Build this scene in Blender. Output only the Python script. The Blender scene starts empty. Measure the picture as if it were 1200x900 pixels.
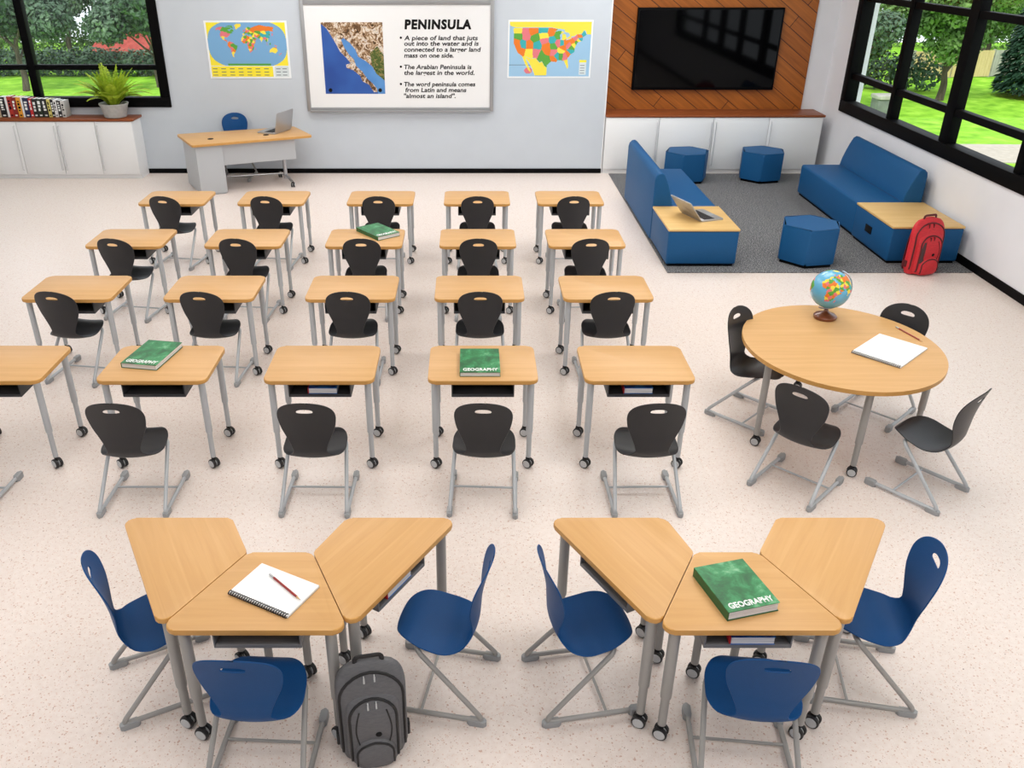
import bpy, bmesh, math, random
from mathutils import Vector, Matrix
from mathutils.geometry import delaunay_2d_cdt
from mathutils.bvhtree import BVHTree
PI = math.pi
R = math.radians
random.seed(7)
SC = bpy.context.scene
COL = SC.collection

# ------------------------------------------------------------------ materials
def srgb(r, g, b):
    f = lambda c: (c/255/12.92) if c/255 <= .04045 else ((c/255+.055)/1.055)**2.4
    return (f(r), f(g), f(b), 1)

def mat(name, col, rough=.5, metal=0.0, spec=.5, coat=0.0):
    m = bpy.data.materials.new(name); m.use_nodes = True
    b = m.node_tree.nodes['Principled BSDF']
    b.inputs['Base Color'].default_value = col
    b.inputs['Roughness'].default_value = rough
    b.inputs['Metallic'].default_value = metal
    b.inputs['Specular IOR Level'].default_value = spec
    b.inputs['Coat Weight'].default_value = coat
    return m

def nd(m, t, **kw):
    n = m.node_tree.nodes.new(t)
    for k, v in kw.items():
        if k in n.inputs: n.inputs[k].default_value = v
        else: setattr(n, k, v)
    return n

def lk(m, a, b): m.node_tree.links.new(a, b)

def coords(m, scale=(1, 1, 1), rot=(0, 0, 0), kind='Object'):
    tc = nd(m, 'ShaderNodeTexCoord'); mp = nd(m, 'ShaderNodeMapping')
    mp.inputs['Scale'].default_value = scale; mp.inputs['Rotation'].default_value = rot
    lk(m, tc.outputs[kind], mp.inputs['Vector'])
    return mp.outputs['Vector']

def ramp(m, fac, stops):
    r = nd(m, 'ShaderNodeValToRGB')
    el = r.color_ramp.elements
    while len(el) < len(stops): el.new(.5)
    for e, (p, c) in zip(el, stops): e.position = p; e.color = c
    lk(m, fac, r.inputs['Fac'])
    return r.outputs['Color']

def bsdf(m): return m.node_tree.nodes['Principled BSDF']

def noise_mat(name, stops, scale=(10, 10, 10), nscale=1.0, detail=4, rough=.5, bump=0.0, spec=.5, distortion=0.0, rrough=.5):
    m = mat(name, stops[0][1], rough, 0, spec)
    v = coords(m, scale)
    n = nd(m, 'ShaderNodeTexNoise', Scale=nscale, Detail=detail, Roughness=rrough, Distortion=distortion)
    lk(m, v, n.inputs['Vector'])
    lk(m, ramp(m, n.outputs['Fac'], stops), bsdf(m).inputs['Base Color'])
    if bump:
        b = nd(m, 'ShaderNodeBump', Strength=bump, Distance=.01)
        lk(m, n.outputs['Fac'], b.inputs['Height']); lk(m, b.outputs['Normal'], bsdf(m).inputs['Normal'])
    return m

def wood_mat(name, a, b, c, along='x', rough=.42):
    sc = (1.1, 26, 26) if along == 'x' else (26, 1.1, 26)
    return noise_mat(name, [(.25, a), (.5, b), (.75, c)], sc, 1.0, 5, rough, 0, .35, .6, .6)

M = {}
M['maple'] = wood_mat('maple_laminate', srgb(203, 157, 101), srgb(211, 165, 110), srgb(217, 173, 119))
M['maple_edge'] = wood_mat('maple_edge', srgb(198, 145, 76), srgb(207, 155, 86), srgb(214, 163, 95))
M['maple_deep'] = wood_mat('maple_laminate_deep', srgb(203, 155, 99), srgb(210, 163, 106), srgb(216, 171, 115))
M['leg'] = mat('grey_enamel', srgb(186, 190, 194), .35, .15, .5)
M['leg_warm'] = mat('warm_grey_enamel', srgb(160, 158, 155), .38, .12, .5)
M['cap'] = mat('grey_plastic', srgb(158, 160, 162), .5)
M['chrome'] = mat('polished_steel', srgb(180, 182, 186), .22, .85)
M['pull'] = mat('satin_pull', srgb(214, 215, 217), .35, .3)
M['tyre'] = mat('black_rubber', srgb(28, 28, 30), .5)
M['hub'] = mat('pale_hub', srgb(196, 198, 200), .4)
M['black_plastic'] = noise_mat('black_plastic', [(.3, srgb(38, 38, 41)), (.7, srgb(44, 44, 47))], (300, 300, 300), 1, 2, .4, .015, .4)
M['blue_plastic'] = noise_mat('blue_plastic', [(.3, srgb(14, 68, 122)), (.7, srgb(17, 74, 130))], (300, 300, 300), 1, 2, .5, .015, .2)
M['tray'] = mat('dark_tray', srgb(58, 60, 64), .45)
M['tray_warm'] = mat('grey_tray', srgb(118, 118, 120), .45)
M['white_paint'] = mat('white_paint', srgb(238, 239, 240), .4)
M['wall_grey'] = noise_mat('wall_grey_paint', [(.3, srgb(200, 207, 215)), (.7, srgb(203, 210, 218))], (3, 3, 3), 1, 2, .8, 0, .2)
M['wall_white'] = noise_mat('wall_white_paint', [(.3, srgb(234, 234, 238)), (.7, srgb(237, 237, 241))], (3, 3, 3), 1, 2, .75, 0, .2)
M['ceil'] = mat('ceiling_paint', srgb(238, 238, 236), .9, 0, .1)
M['black_frame'] = mat('black_frame', srgb(5, 5, 6), .6, 0, .08)
M['base_black'] = mat('black_baseboard', srgb(5, 5, 6), .6, 0, .1)
M['counter'] = wood_mat('walnut_top', srgb(118, 58, 26), srgb(140, 73, 36), srgb(158, 88, 48))
M['blue_vinyl'] = noise_mat('blue_upholstery', [(.3, srgb(15, 80, 130)), (.7, srgb(19, 86, 137))], (160, 160, 160), 1, 3, .55, .02, .3)
M['blue_pipe'] = mat('blue_piping', srgb(20, 62, 112), .5)
M['table_oak'] = wood_mat('pale_oak_top', srgb(214, 172, 106), srgb(223, 183, 118), srgb(230, 192, 130))
M['black_gloss'] = mat('screen_black', srgb(4, 4, 5), .05, 0, .12)
M['alu'] = mat('laptop_silver', srgb(178, 178, 180), .38, .5)
M['keys'] = mat('laptop_keys', srgb(38, 38, 41), .5)
M['paper'] = mat('paper_white', srgb(248, 248, 248), .8, 0, .15)
M['page_edge'] = noise_mat('page_edges', [(.35, srgb(205, 205, 210)), (.65, srgb(245, 245, 245))], (2, 2, 400), 1, 1, .8)
M['wire'] = mat('black_wire', srgb(40, 40, 44), .4, .4)
M['pencil_red'] = mat('pencil_red', srgb(150, 28, 26), .35)
M['ferrule'] = mat('ferrule', srgb(190, 190, 190), .3, .8)
M['pencil_wood'] = mat('pencil_wood', srgb(214, 176, 128), .6)
M['graphite'] = mat('graphite', srgb(45, 45, 48), .5)
M['ink'] = mat('black_ink', srgb(14, 14, 14), .7, 0, .2)
M['white_ink'] = mat('white_ink', srgb(245, 248, 245), .6)
M['board_frame'] = mat('board_frame', srgb(160, 161, 163), .35, .35)
M['board_white'] = mat('board_white', srgb(240, 240, 240), .25, 0, .4)
M['green_edge'] = mat('book_green', srgb(22, 94, 52), .4)
M['blue_cover'] = noise_mat('blue_cover', [(.35, srgb(24, 62, 150)), (.55, srgb(40, 120, 200)), (.7, srgb(90, 190, 230))], (9, 9, 9), 1, 3, .35)
M['red_cover'] = mat('red_spine', srgb(190, 30, 40), .4)
M['pot'] = noise_mat('pot_concrete', [(.3, srgb(168, 166, 162)), (.7, srgb(182, 180, 176))], (25, 25, 25), 1, 4, .75, .1)
M['soil'] = noise_mat('potting_soil', [(.3, srgb(38, 28, 20)), (.7, srgb(70, 52, 38))], (60, 60, 60), 1, 4, .9, .4)
M['fern'] = noise_mat('fern_green', [(.3, srgb(140, 172, 36)), (.6, srgb(186, 208, 58)), (.8, srgb(214, 228, 92))], (14, 14, 14), 1, 3, .5)
M['globe_wood'] = mat('globe_base_wood', srgb(112, 54, 24), .3, 0, .5, .4)
M['brass'] = mat('globe_meridian', srgb(196, 200, 206), .25, .8)

# geography cover: greens with pale patches
m = mat('geography_cover', srgb(30, 120, 62), .35)
v = coords(m, (1, 1, 1))
n1 = nd(m, 'ShaderNodeTexNoise', Scale=9.0, Detail=8.0, Roughness=.65, Distortion=.4); lk(m, v, n1.inputs['Vector'])
c1 = ramp(m, n1.outputs['Fac'], [(.3, srgb(8, 64, 32)), (.48, srgb(20, 110, 56)), (.58, srgb(48, 140, 84)), (.72, srgb(138, 190, 150))])
lk(m, c1, bsdf(m).inputs['Base Color']); M['geo_cover'] = m

# terrazzo floor
m = mat('terrazzo', srgb(236, 224, 214), .3, 0, .4)
v = coords(m, (1, 1, 1))
nA = nd(m, 'ShaderNodeTexNoise', Scale=30.0, Detail=3.0); lk(m, v, nA.inputs['Vector'])
base = ramp(m, nA.outputs['Fac'], [(.3, srgb(231, 217, 209)), (.7, srgb(238, 226, 219))])
def speck(scale, thr, col, prev, soft=.03):
    vo = nd(m, 'ShaderNodeTexVoronoi', Scale=scale); lk(m, v, vo.inputs['Vector'])
    nz = nd(m, 'ShaderNodeTexNoise', Scale=scale*.8, Detail=1.0); lk(m, v, nz.inputs['Vector'])
    ad = nd(m, 'ShaderNodeMath', operation='ADD'); lk(m, vo.outputs['Distance'], ad.inputs[0]); lk(m, nz.outputs['Fac'], ad.inputs[1])
    f = ramp(m, ad.outputs[0], [(thr-soft, (1, 1, 1, 1)), (thr+soft, (0, 0, 0, 1))])
    mx = nd(m, 'ShaderNodeMix', data_type='RGBA'); lk(m, f, mx.inputs[0]); lk(m, prev, mx.inputs[6]); mx.inputs[7].default_value = col
    return mx.outputs[2]
base = speck(75, .66, srgb(224, 198, 184), base)
base = speck(110, .55, srgb(246, 240, 234), base)
base = speck(50, .62, srgb(206, 174, 158), base)
base = speck(90, .54, srgb(182, 146, 128), base, .02)
base = speck(62, .49, srgb(128, 98, 84), base, .02)
lk(m, base, bsdf(m).inputs['Base Color']); M['terrazzo'] = m

# carpet
M['carpet'] = noise_mat('grey_carpet', [(.32, srgb(66, 66, 68)), (.5, srgb(104, 104, 106)), (.66, srgb(168, 168, 170))], (75, 75, 75), 1, 3, .95, .5, .1)

# diagonal walnut planks
m = mat('plank_panel', srgb(150, 78, 26), .45, 0, .35)
v = coords(m, (1, 1, 1), (R(-90), 0, 0))
mp = nd(m, 'ShaderNodeMapping'); mp.inputs['Rotation'].default_value = (0, 0, R(36)); lk(m, v, mp.inputs['Vector'])
bk = nd(m, 'ShaderNodeTexBrick', Scale=1.0)
bk.inputs['Color1'].default_value = srgb(160, 88, 28); bk.inputs['Color2'].default_value = srgb(174, 99, 34)
bk.inputs['Mortar'].default_value = srgb(72, 32, 10); bk.inputs['Mortar Size'].default_value = .006
bk.inputs['Brick Width'].default_value = 1.9; bk.inputs['Row Height'].default_value = .2
lk(m, mp.outputs['Vector'], bk.inputs['Vector'])
gr = nd(m, 'ShaderNodeTexNoise', Scale=1.0, Detail=5.0, Distortion=.5)
mp2 = nd(m, 'ShaderNodeMapping'); mp2.inputs['Scale'].default_value = (2, 30, 2); lk(m, mp.outputs['Vector'], mp2.inputs['Vector']); lk(m, mp2.outputs['Vector'], gr.inputs['Vector'])
gc = ramp(m, gr.outputs['Fac'], [(.3, (.72, .72, .72, 1)), (.7, (1.1, 1.1, 1.1, 1))])
mx = nd(m, 'ShaderNodeMix', data_type='RGBA', blend_type='MULTIPLY'); mx.inputs[0].default_value = 1
lk(m, bk.outputs['Color'], mx.inputs[6]); lk(m, gc, mx.inputs[7]); lk(m, mx.outputs[2], bsdf(m).inputs['Base Color'])
M['planks'] = m

# window glass
m = bpy.data.materials.new('window_glass'); m.use_nodes = True
nt = m.node_tree; nt.nodes.clear()
o = nt.nodes.new('ShaderNodeOutputMaterial'); mix = nt.nodes.new('ShaderNodeMixShader'); tr = nt.nodes.new('ShaderNodeBsdfTransparent'); gl = nt.nodes.new('ShaderNodeBsdfGlossy')
gl.inputs['Roughness'].default_value = .02; mix.inputs[0].default_value = .025
nt.links.new(tr.outputs[0], mix.inputs[1]); nt.links.new(gl.outputs[0], mix.inputs[2]); nt.links.new(mix.outputs[0], o.inputs[0])
M['glass'] = m

# outdoors
M['lawn'] = noise_mat('lawn_grass', [(.3, srgb(104, 160, 36)), (.55, srgb(140, 194, 56)), (.75, srgb(164, 210, 78))], (1.6, 1.6, 1.6), 1, 6, .9, .2, .1)
M['path'] = noise_mat('path_concrete', [(.3, srgb(166, 157, 142)), (.7, srgb(182, 173, 158))], (4, 4, 4), 1, 4, .9)
M['leafA'] = noise_mat('leaf_green', [(.3, srgb(78, 108, 58)), (.6, srgb(116, 148, 84)), (.8, srgb(166, 194, 122))], (1.2, 1.2, 1.2), 1, 4, .6, 0, .2)
M['leafB'] = noise_mat('leaf_dark', [(.3, srgb(62, 84, 66)), (.6, srgb(90, 114, 90)), (.8, srgb(126, 148, 120))], (1.2, 1.2, 1.2), 1, 4, .6, 0, .2)
M['leafC'] = noise_mat('leaf_conifer', [(.3, srgb(32, 58, 44)), (.6, srgb(50, 82, 60)), (.8, srgb(70, 102, 74))], (1.2, 1.2, 1.2), 1, 4, .7, 0, .2)
M['bark'] = noise_mat('bark', [(.3, srgb(62, 52, 44)), (.7, srgb(98, 86, 74))], (6, 6, 1.5), 1, 5, .9, .4)
M['fence_tan'] = noise_mat('fence_tan', [(.3, srgb(196, 172, 120)), (.7, srgb(218, 196, 146))], (8, 8, 1), 1, 4, .85)
M['fence_grey'] = noise_mat('fence_grey', [(.3, srgb(150, 148, 138)), (.7, srgb(176, 174, 164))], (8, 8, 1), 1, 4, .85)
M['red_roof'] = noise_mat('red_roof', [(.3, srgb(150, 60, 52)), (.7, srgb(178, 82, 70))], (3, 3, 3), 1, 4, .85)
M['utility'] = noise_mat('utility_grey', [(.3, srgb(92, 100, 94)), (.7, srgb(112, 120, 112))], (3, 3, 3), 1, 3, .7)

# ------------------------------------------------------------------ mesh helpers
def box(bm, x0, x1, y0, y1, z0, z1, mi=0, bev=0, seg=2, mtx=None):
    vs = [bm.verts.new((x, y, z)) for z in (z0, z1) for y in (y0, y1) for x in (x0, x1)]
    q = [(0, 2, 3, 1), (4, 5, 7, 6), (0, 1, 5, 4), (2, 6, 7, 3), (0, 4, 6, 2), (1, 3, 7, 5)]
    fs = [bm.faces.new([vs[i] for i in f]) for f in q]
    for f in fs: f.material_index = mi
    allv = set(vs)
    if bev:
        es = list({e for f in fs for e in f.edges})
        r = bmesh.ops.bevel(bm, geom=es, offset=bev, segments=seg, profile=.5, affect='EDGES')
        allv = set(r['verts']) | {v for v in vs if v.is_valid}
        for f in r['faces']: f.material_index = mi
    if mtx is not None: bmesh.ops.transform(bm, matrix=mtx, verts=list(allv))
    return allv

def prism(bm, poly, z0, z1, mi=0, bev=0, seg=2, side_mi=None):
    a = sum(poly[i][0]*poly[(i+1) % len(poly)][1]-poly[(i+1) % len(poly)][0]*poly[i][1] for i in range(len(poly)))
    if a < 0: poly = poly[::-1]
    lo = [bm.verts.new((x, y, z0)) for x, y in poly]; hi = [bm.verts.new((x, y, z1)) for x, y in poly]
    n = len(poly)
    ft = bm.faces.new(hi); fb = bm.faces.new(lo[::-1])
    fs = [bm.faces.new((lo[i], lo[(i+1) % n], hi[(i+1) % n], hi[i])) for i in range(n)]
    ft.material_index = fb.material_index = mi
    for f in fs: f.material_index = mi if side_mi is None else side_mi
    if bev:
        es = list(ft.edges)+list(fb.edges)
        r = bmesh.ops.bevel(bm, geom=es, offset=bev, segments=seg, profile=.5, affect='EDGES')
        for f in r['faces']: f.material_index = mi if side_mi is None else side_mi

def roundpoly(pts, r, seg=6):
    out = []; n = len(pts)
    for i in range(n):
        p = Vector(pts[i]); a = (Vector(pts[i-1])-p); b = (Vector(pts[(i+1) % n])-p)
        rr = r[i] if isinstance(r, (list, tuple)) else r
        a.normalize(); b.normalize()
        ang = a.angle(b); t = rr/math.tan(ang/2)
        c = p+(a+b).normalized()*(rr/math.sin(ang/2))
        s = p+a*t; e = p+b*t
        for k in range(seg+1):
            q = s.lerp(e, k/seg)-c
            q = c+q.normalized()*rr
            out.append((q.x, q.y))
    return out

def catmull(pts, n=8, closed=False):
    pts = [Vector(p) for p in pts]; out = []
    m_ = len(pts)
    for i in range(m_ if closed else m_-1):
        if closed: p0, p1, p2, p3 = pts[i-1], pts[i], pts[(i+1) % m_], pts[(i+2) % m_]
        else: p0, p1, p2, p3 = pts[max(i-1, 0)], pts[i], pts[i+1], pts[min(i+2, m_-1)]
        for k in range(n):
            t = k/n
            out.append(.5*((2*p1)+(p2-p0)*t+(2*p0-5*p1+4*p2-p3)*t*t+(3*p1-p0-3*p2+p3)*t**3))
    if not closed: out.append(pts[-1])
    return out

def bendpath(pts, r, seg=5):
    pts = [Vector(p) for p in pts]; out = [pts[0]]
    for i in range(1, len(pts)-1):
        p = pts[i]; a = pts[i-1]-p; b = pts[i+1]-p
        d = min(r, a.length*.48, b.length*.48)
        s = p+a.normalized()*d; e = p+b.normalized()*d
        for k in range(seg+1):
            t = k/seg; out.append(s*(1-t)**2+p*2*t*(1-t)+e*t*t)
    out.append(pts[-1]); return out

def tube(bm, pts, r, n=10, mi=0, cap=True, flat=1.0):
    pts = [Vector(p) for p in pts]; rings = []
    up = None
    for i, p in enumerate(pts):
        t = (pts[min(i+1, len(pts)-1)]-pts[max(i-1, 0)]).normalized()
        if up is None:
            up = Vector((0, 0, 1)) if abs(t.z) < .9 else Vector((0, 1, 0))
        s = t.cross(up).normalized(); up = s.cross(t).normalized()
        rr = r[i] if isinstance(r, (list, tuple)) else r
        rings.append([bm.verts.new(p+(s*math.cos(2*PI*k/n)+up*math.sin(2*PI*k/n)*flat)*rr) for k in range(n)])
    for a, b in zip(rings, rings[1:]):
        for k in range(n):
            f = bm.faces.new((a[k], a[(k+1) % n], b[(k+1) % n], b[k])); f.material_index = mi
    if cap:
        f = bm.faces.new(rings[0][::-1]); f.material_index = mi
        f = bm.faces.new(rings[-1]); f.material_index = mi

def lathe(bm, prof, n=24, c=(0, 0, 0), mi=0, mtx=None):
    rings = []; c = Vector(c)
    for r, z in prof:
        ring = []
        for k in range(n):
            p = c+Vector((max(r, 1e-4)*math.cos(2*PI*k/n), max(r, 1e-4)*math.sin(2*PI*k/n), z))
            ring.append(bm.verts.new(mtx @ p if mtx is not None else p))
        rings.append(ring)
    for a, b in zip(rings, rings[1:]):
        for k in range(n):
            f = bm.faces.new((a[k], a[(k+1) % n], b[(k+1) % n], b[k])); f.material_index = mi
    f = bm.faces.new(rings[0][::-1]); f.material_index = mi
    f = bm.faces.new(rings[-1]); f.material_index = mi

def finish(bm, name, mats, smooth=40, recalc=True):
    if recalc: bmesh.ops.recalc_face_normals(bm, faces=bm.faces)
    me = bpy.data.meshes.new(name); bm.to_mesh(me); bm.free()
    for k in (mats if isinstance(mats, (list, tuple)) else [mats]): me.materials.append(M[k] if isinstance(k, str) else k)
    if smooth:
        for p in me.polygons: p.use_smooth = True
        me.set_sharp_from_angle(angle=R(smooth))
    return me

def link(name, me, parent=None, loc=None, rz=0):
    o = bpy.data.objects.new(name, me); COL.objects.link(o)
    if parent is not None: o.parent = parent
    if loc is not None: o.location = loc
    if rz: o.rotation_euler.z = rz
    return o

def obj(name, bm, mats, parent=None, smooth=40, loc=None, rz=0):
    return link(name, finish(bm, name, mats, smooth), parent, loc, rz)

def tag(o, label, cat, group=None, kind=None):
    o['label'] = label; o['category'] = cat
    if group: o['group'] = group
    if kind: o['kind'] = kind
    return o

def thing(name, label, cat, loc=(0, 0, 0), rz=0, group=None):
    o = bpy.data.objects.new(name, None); COL.objects.link(o); o.empty_display_size = .1
    o.location = loc; o.rotation_euler.z = rz
    return tag(o, label, cat, group)

def struct(o):
    o['kind'] = 'structure'; return o

def copy_tree(o, parent=None):
    c = o.copy(); COL.objects.link(c)
    if parent is not None: c.parent = parent
    for ch in list(o.children): copy_tree(ch, c)
    return c

def place(proto, state, loc, rz, label, group=None):
    """first call moves the prototype itself, later calls copy it with its parts"""
    o = proto if not state else copy_tree(proto)
    state.append(1)
    o.location = loc; o.rotation_euler.z = rz; o['label'] = label
    if group: o['group'] = group
    return o

def text_mesh(body, mats, width=None, height=None, extrude=.0015, off=0.0, shear=0.0, align='LEFT', spacing=1.0):
    cu = bpy.data.curves.new('lettering', 'FONT'); cu.body = body; cu.size = 1; cu.extrude = 0; cu.offset = off; cu.shear = shear
    cu.resolution_u = 3; cu.space_character = spacing
    t = bpy.data.objects.new('lettering', cu); COL.objects.link(t)
    bpy.context.view_layer.update()
    dg = bpy.context.evaluated_depsgraph_get()
    me = bpy.data.meshes.new_from_object(t.evaluated_get(dg))
    bpy.data.objects.remove(t); bpy.data.curves.remove(cu)
    bm = bmesh.new(); bm.from_mesh(me); bpy.data.meshes.remove(me)
    xs = [v.co.x for v in bm.verts]; ys = [v.co.y for v in bm.verts]
    sx = width/(max(xs)-min(xs)) if width else 1
    sy = height/(max(ys)-min(ys)) if height else (1 if height == 0 else sx)
    x0 = min(xs); 
    for v in bm.verts: v.co = Vector(((v.co.x-x0)*sx, v.co.y*sy, 0))
    r = bmesh.ops.extrude_face_region(bm, geom=bm.faces[:])
    for v in [g for g in r['geom'] if isinstance(g, bmesh.types.BMVert)]: v.co.z += extrude
    return bm

# ------------------------------------------------------------------ room shell
FX0, FX1, FY0, YB, YA, ZC = -9.6, 5.9, -3.0, 14.25, 14.78, 4.3
bm = bmesh.new(); box(bm, FX0-.2, FX1+.3, FY0-.2, YA+.3, -.2, 0)
struct(obj('floor', bm, 'terrazzo', smooth=0))
bm = bmesh.new(); box(bm, FX0-.2, FX1+.3, FY0-.2, YA+.3, ZC, ZC+.2)
struct(obj('ceiling', bm, 'ceil', smooth=0))
# back wall with the left window opening, ends at the alcove
WX0, WX1, WZ0, WZ1 = -9.0, -4.79, 1.06, 3.4
bm = bmesh.new()
box(bm, FX0, WX0, YB, YB+.3, 0, ZC); box(bm, WX0, WX1, YB, YB+.3, 0, WZ0); box(bm, WX0, WX1, YB, YB+.3, WZ1, ZC); box(bm, WX1, 2.19, YB, YB+.3, 0, ZC)
box(bm, 1.9, 2.19, YB+.3, YA+.3, 0, ZC)
struct(obj('wall_back', bm, 'wall_grey', smooth=0))
bm = bmesh.new(); box(bm, 2.19, FX1+.3, YA, YA+.3, 0, ZC)
struct(obj('wall_alcove', bm, 'wall_white', smooth=0))
RY0, RY1, RZ0, RZ1 = 3.0, 14.07, 1.04, 3.6
bm = bmesh.new()
box(bm, FX1, FX1+.3, FY0, RY0, 0, ZC); box(bm, FX1, FX1+.3, RY1, YA, 0, ZC); box(bm, FX1, FX1+.3, RY0, RY1, 0, RZ0); box(bm, FX1, FX1+.3, RY0, RY1, RZ1, ZC)
struct(obj('wall_right', bm, 'wall_white', smooth=0))
bm = bmesh.new(); box(bm, FX0-.2, FX0, FY0, YA, 0, ZC)
struct(obj('wall_left', bm, 'wall_grey', smooth=0))
bm = bmesh.new(); box(bm, FX0, FX1, FY0-.2, FY0, 0, ZC)
struct(obj('wall_front', bm, 'wall_grey', smooth=0))
bm = bmesh.new(); box(bm, -5.36, 2.19, YB-.015, YB, 0, .075, 0, .004)
struct(obj('baseboard_back', bm, 'base_black', smooth=0))
bm = bmesh.new(); box(bm, FX1-.016, FX1, FY0, 14.15, 0, .1, 0, .004)
struct(obj('baseboard_right', bm, 'base_black', smooth=0))
bm = bmesh.new(); box(bm, 2.182, 2.2, YB-.012, YB+.3, 0, ZC, 0, .003)
struct(obj('trim_1', bm, 'white_paint', smooth=0))
bm = bmesh.new(); box(bm, 2.2, 5.53, YA-.03, YA, .9, ZC, 0)
struct(obj('trim_2', bm, 'planks', smooth=0))

def window(name, loc, rz, w, z0, z1, uprights, bars, fw=.15, fd=.16):
    """window in local x (along) / z; outward is +y"""
    r = bpy.data.objects.new(name, None); COL.objects.link(r); r.location = loc; r.rotation_euler.z = rz; struct(r)
    bm = bmesh.new()
    box(bm, 0, w, -.03, fd, z0, z0+fw, 0, .008); box(bm, 0, w, -.03, fd, z1-fw, z1, 0, .008)
    box(bm, 0, fw, -.03, fd, z0+fw, z1-fw, 0, .008); box(bm, w-fw, w, -.03, fd, z0+fw, z1-fw, 0, .008)
    obj('window_frame', bm, 'black_frame', r)
    for x, t in uprights:
        bm = bmesh.new(); box(bm, x-t/2, x+t/2, 0, fd-.03, z0+fw, z1-fw, 0, .006); obj('mullion', bm, 'black_frame', r)
    for z, t in bars:
        bm = bmesh.new(); box(bm, fw, w-fw, .015, fd-.045, z-t/2, z+t/2, 0, .006); obj('transom', bm, 'black_frame', r)
    bm = bmesh.new(); box(bm, fw, w-fw, .06, .068, z0+fw, z1-fw); obj('glass_pane', bm, 'glass', r, 0)
    return r
window('window_1', (WX0, YB, 0), 0, WX1-WX0, WZ0, WZ1, [(2.08, .12), (.7, .12)], [(1.66, .075), (2.72, .075)], .15)
# right window: local +x runs towards the viewer (-y), outward +x
W2 = RY1-RY0
window('window_2', (FX1, RY1, 0), R(-90), W2, RZ0, RZ1, [(1.66, .12), (3.22, .2), (4.85, .12), (6.4, .2), (8.0, .12)], [(1.58, .085), (2.68, .085)], .17)

# ------------------------------------------------------------------ outdoors
bm = bmesh.new(); box(bm, -70, 75, 15.5, 75, -4.4, -4.0)
box(bm, 6.6, 75, 0, 15.5, -4.4, -4.0)
struct(obj('ground', bm, 'lawn', smooth=0))
bm = bmesh.new(); prism(bm, [(14.5, 33.0), (30, 31.0), (44, 30.5), (44, 34.5), (30, 35.2), (17, 35.6)], -4.0, -3.96)
struct(obj('path', bm, 'path', smooth=0))

def leaf_crown(bm, blobs, n, size, rnd):
    tot = sum(b[3]**2 for b in blobs)
    for cx, cy, cz, r, sq in blobs:
        for _ in range(int(n*r*r/tot)):
            d = Vector((rnd.gauss(0, 1), rnd.gauss(0, 1), rnd.gauss(0, 1))).normalized()
            rr = r*(rnd.random()**.35)
            p = Vector((cx, cy, cz))+Vector((d.x*rr, d.y*rr, d.z*rr*sq))
            nrm = (d+Vector((rnd.gauss(0, .6), rnd.gauss(0, .6), rnd.gauss(0, .6)+.3))).normalized()
            a = nrm.orthogonal().normalized(); b = nrm.cross(a); th = rnd.random()*PI
            u = a*math.cos(th)+b*math.sin(th); w = nrm.cross(u); s = size*(.6+.8*rnd.random())
            vs = [bm.verts.new(p+u*s), bm.verts.new(p+w*s*.55), bm.verts.new(p-u*s), bm.verts.new(p-w*s*.55)]
            bm.faces.new(vs)

def tree_proto(seed, h, trunk_h, blobs, leaf, n=13000, size=.14, label='', cat='tree', tr=.22):
    rnd = random.Random(seed)
    t = thing('leafy_tree', label, cat, group=None)
    bm = bmesh.new()
    tube(bm, catmull([(0, 0, 0), (.08, .02, trunk_h*.4), (-.05, .05, trunk_h*.8), (.02, 0, trunk_h*1.3)], 5), [tr*(1-.55*i/15) for i in range(16)], 9)
    for k in range(6):
        a = k*1.05+rnd.random(); z = trunk_h*(.75+.1*k)
        tube(bm, catmull([(0, 0, z), (math.cos(a)*.7, math.sin(a)*.7, z+.7), (math.cos(a)*1.6, math.sin(a)*1.6, z+1.6)], 4), [.09*(1-.08*i) for i in range(9)], 6)
    obj('trunk', bm, 'bark', t)
    bm = bmesh.new(); leaf_crown(bm, blobs, n, size, rnd); obj('foliage', bm, leaf, t, 0)
    return t
def blobs_round(seed, zc, r, k=11):
    rnd = random.Random(seed); out = []
    for i in range(k):
        a = rnd.random()*2*PI; q = rnd.random()**.5*r
        out.append((math.cos(a)*q, math.sin(a)*q, zc+rnd.uniform(-.55, .75)*r, r*rnd.uniform(.34, .55), .8))
    return out
GZ = -4.0
tp = tree_proto(1, 7, 2.0, blobs_round(3, 4.6, 2.9, 13), 'leafA'); stA = []
tq = tree_proto(2, 7, 2.2, blobs_round(8, 4.7, 2.8, 10), 'leafB', 12000); stB = []
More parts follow.
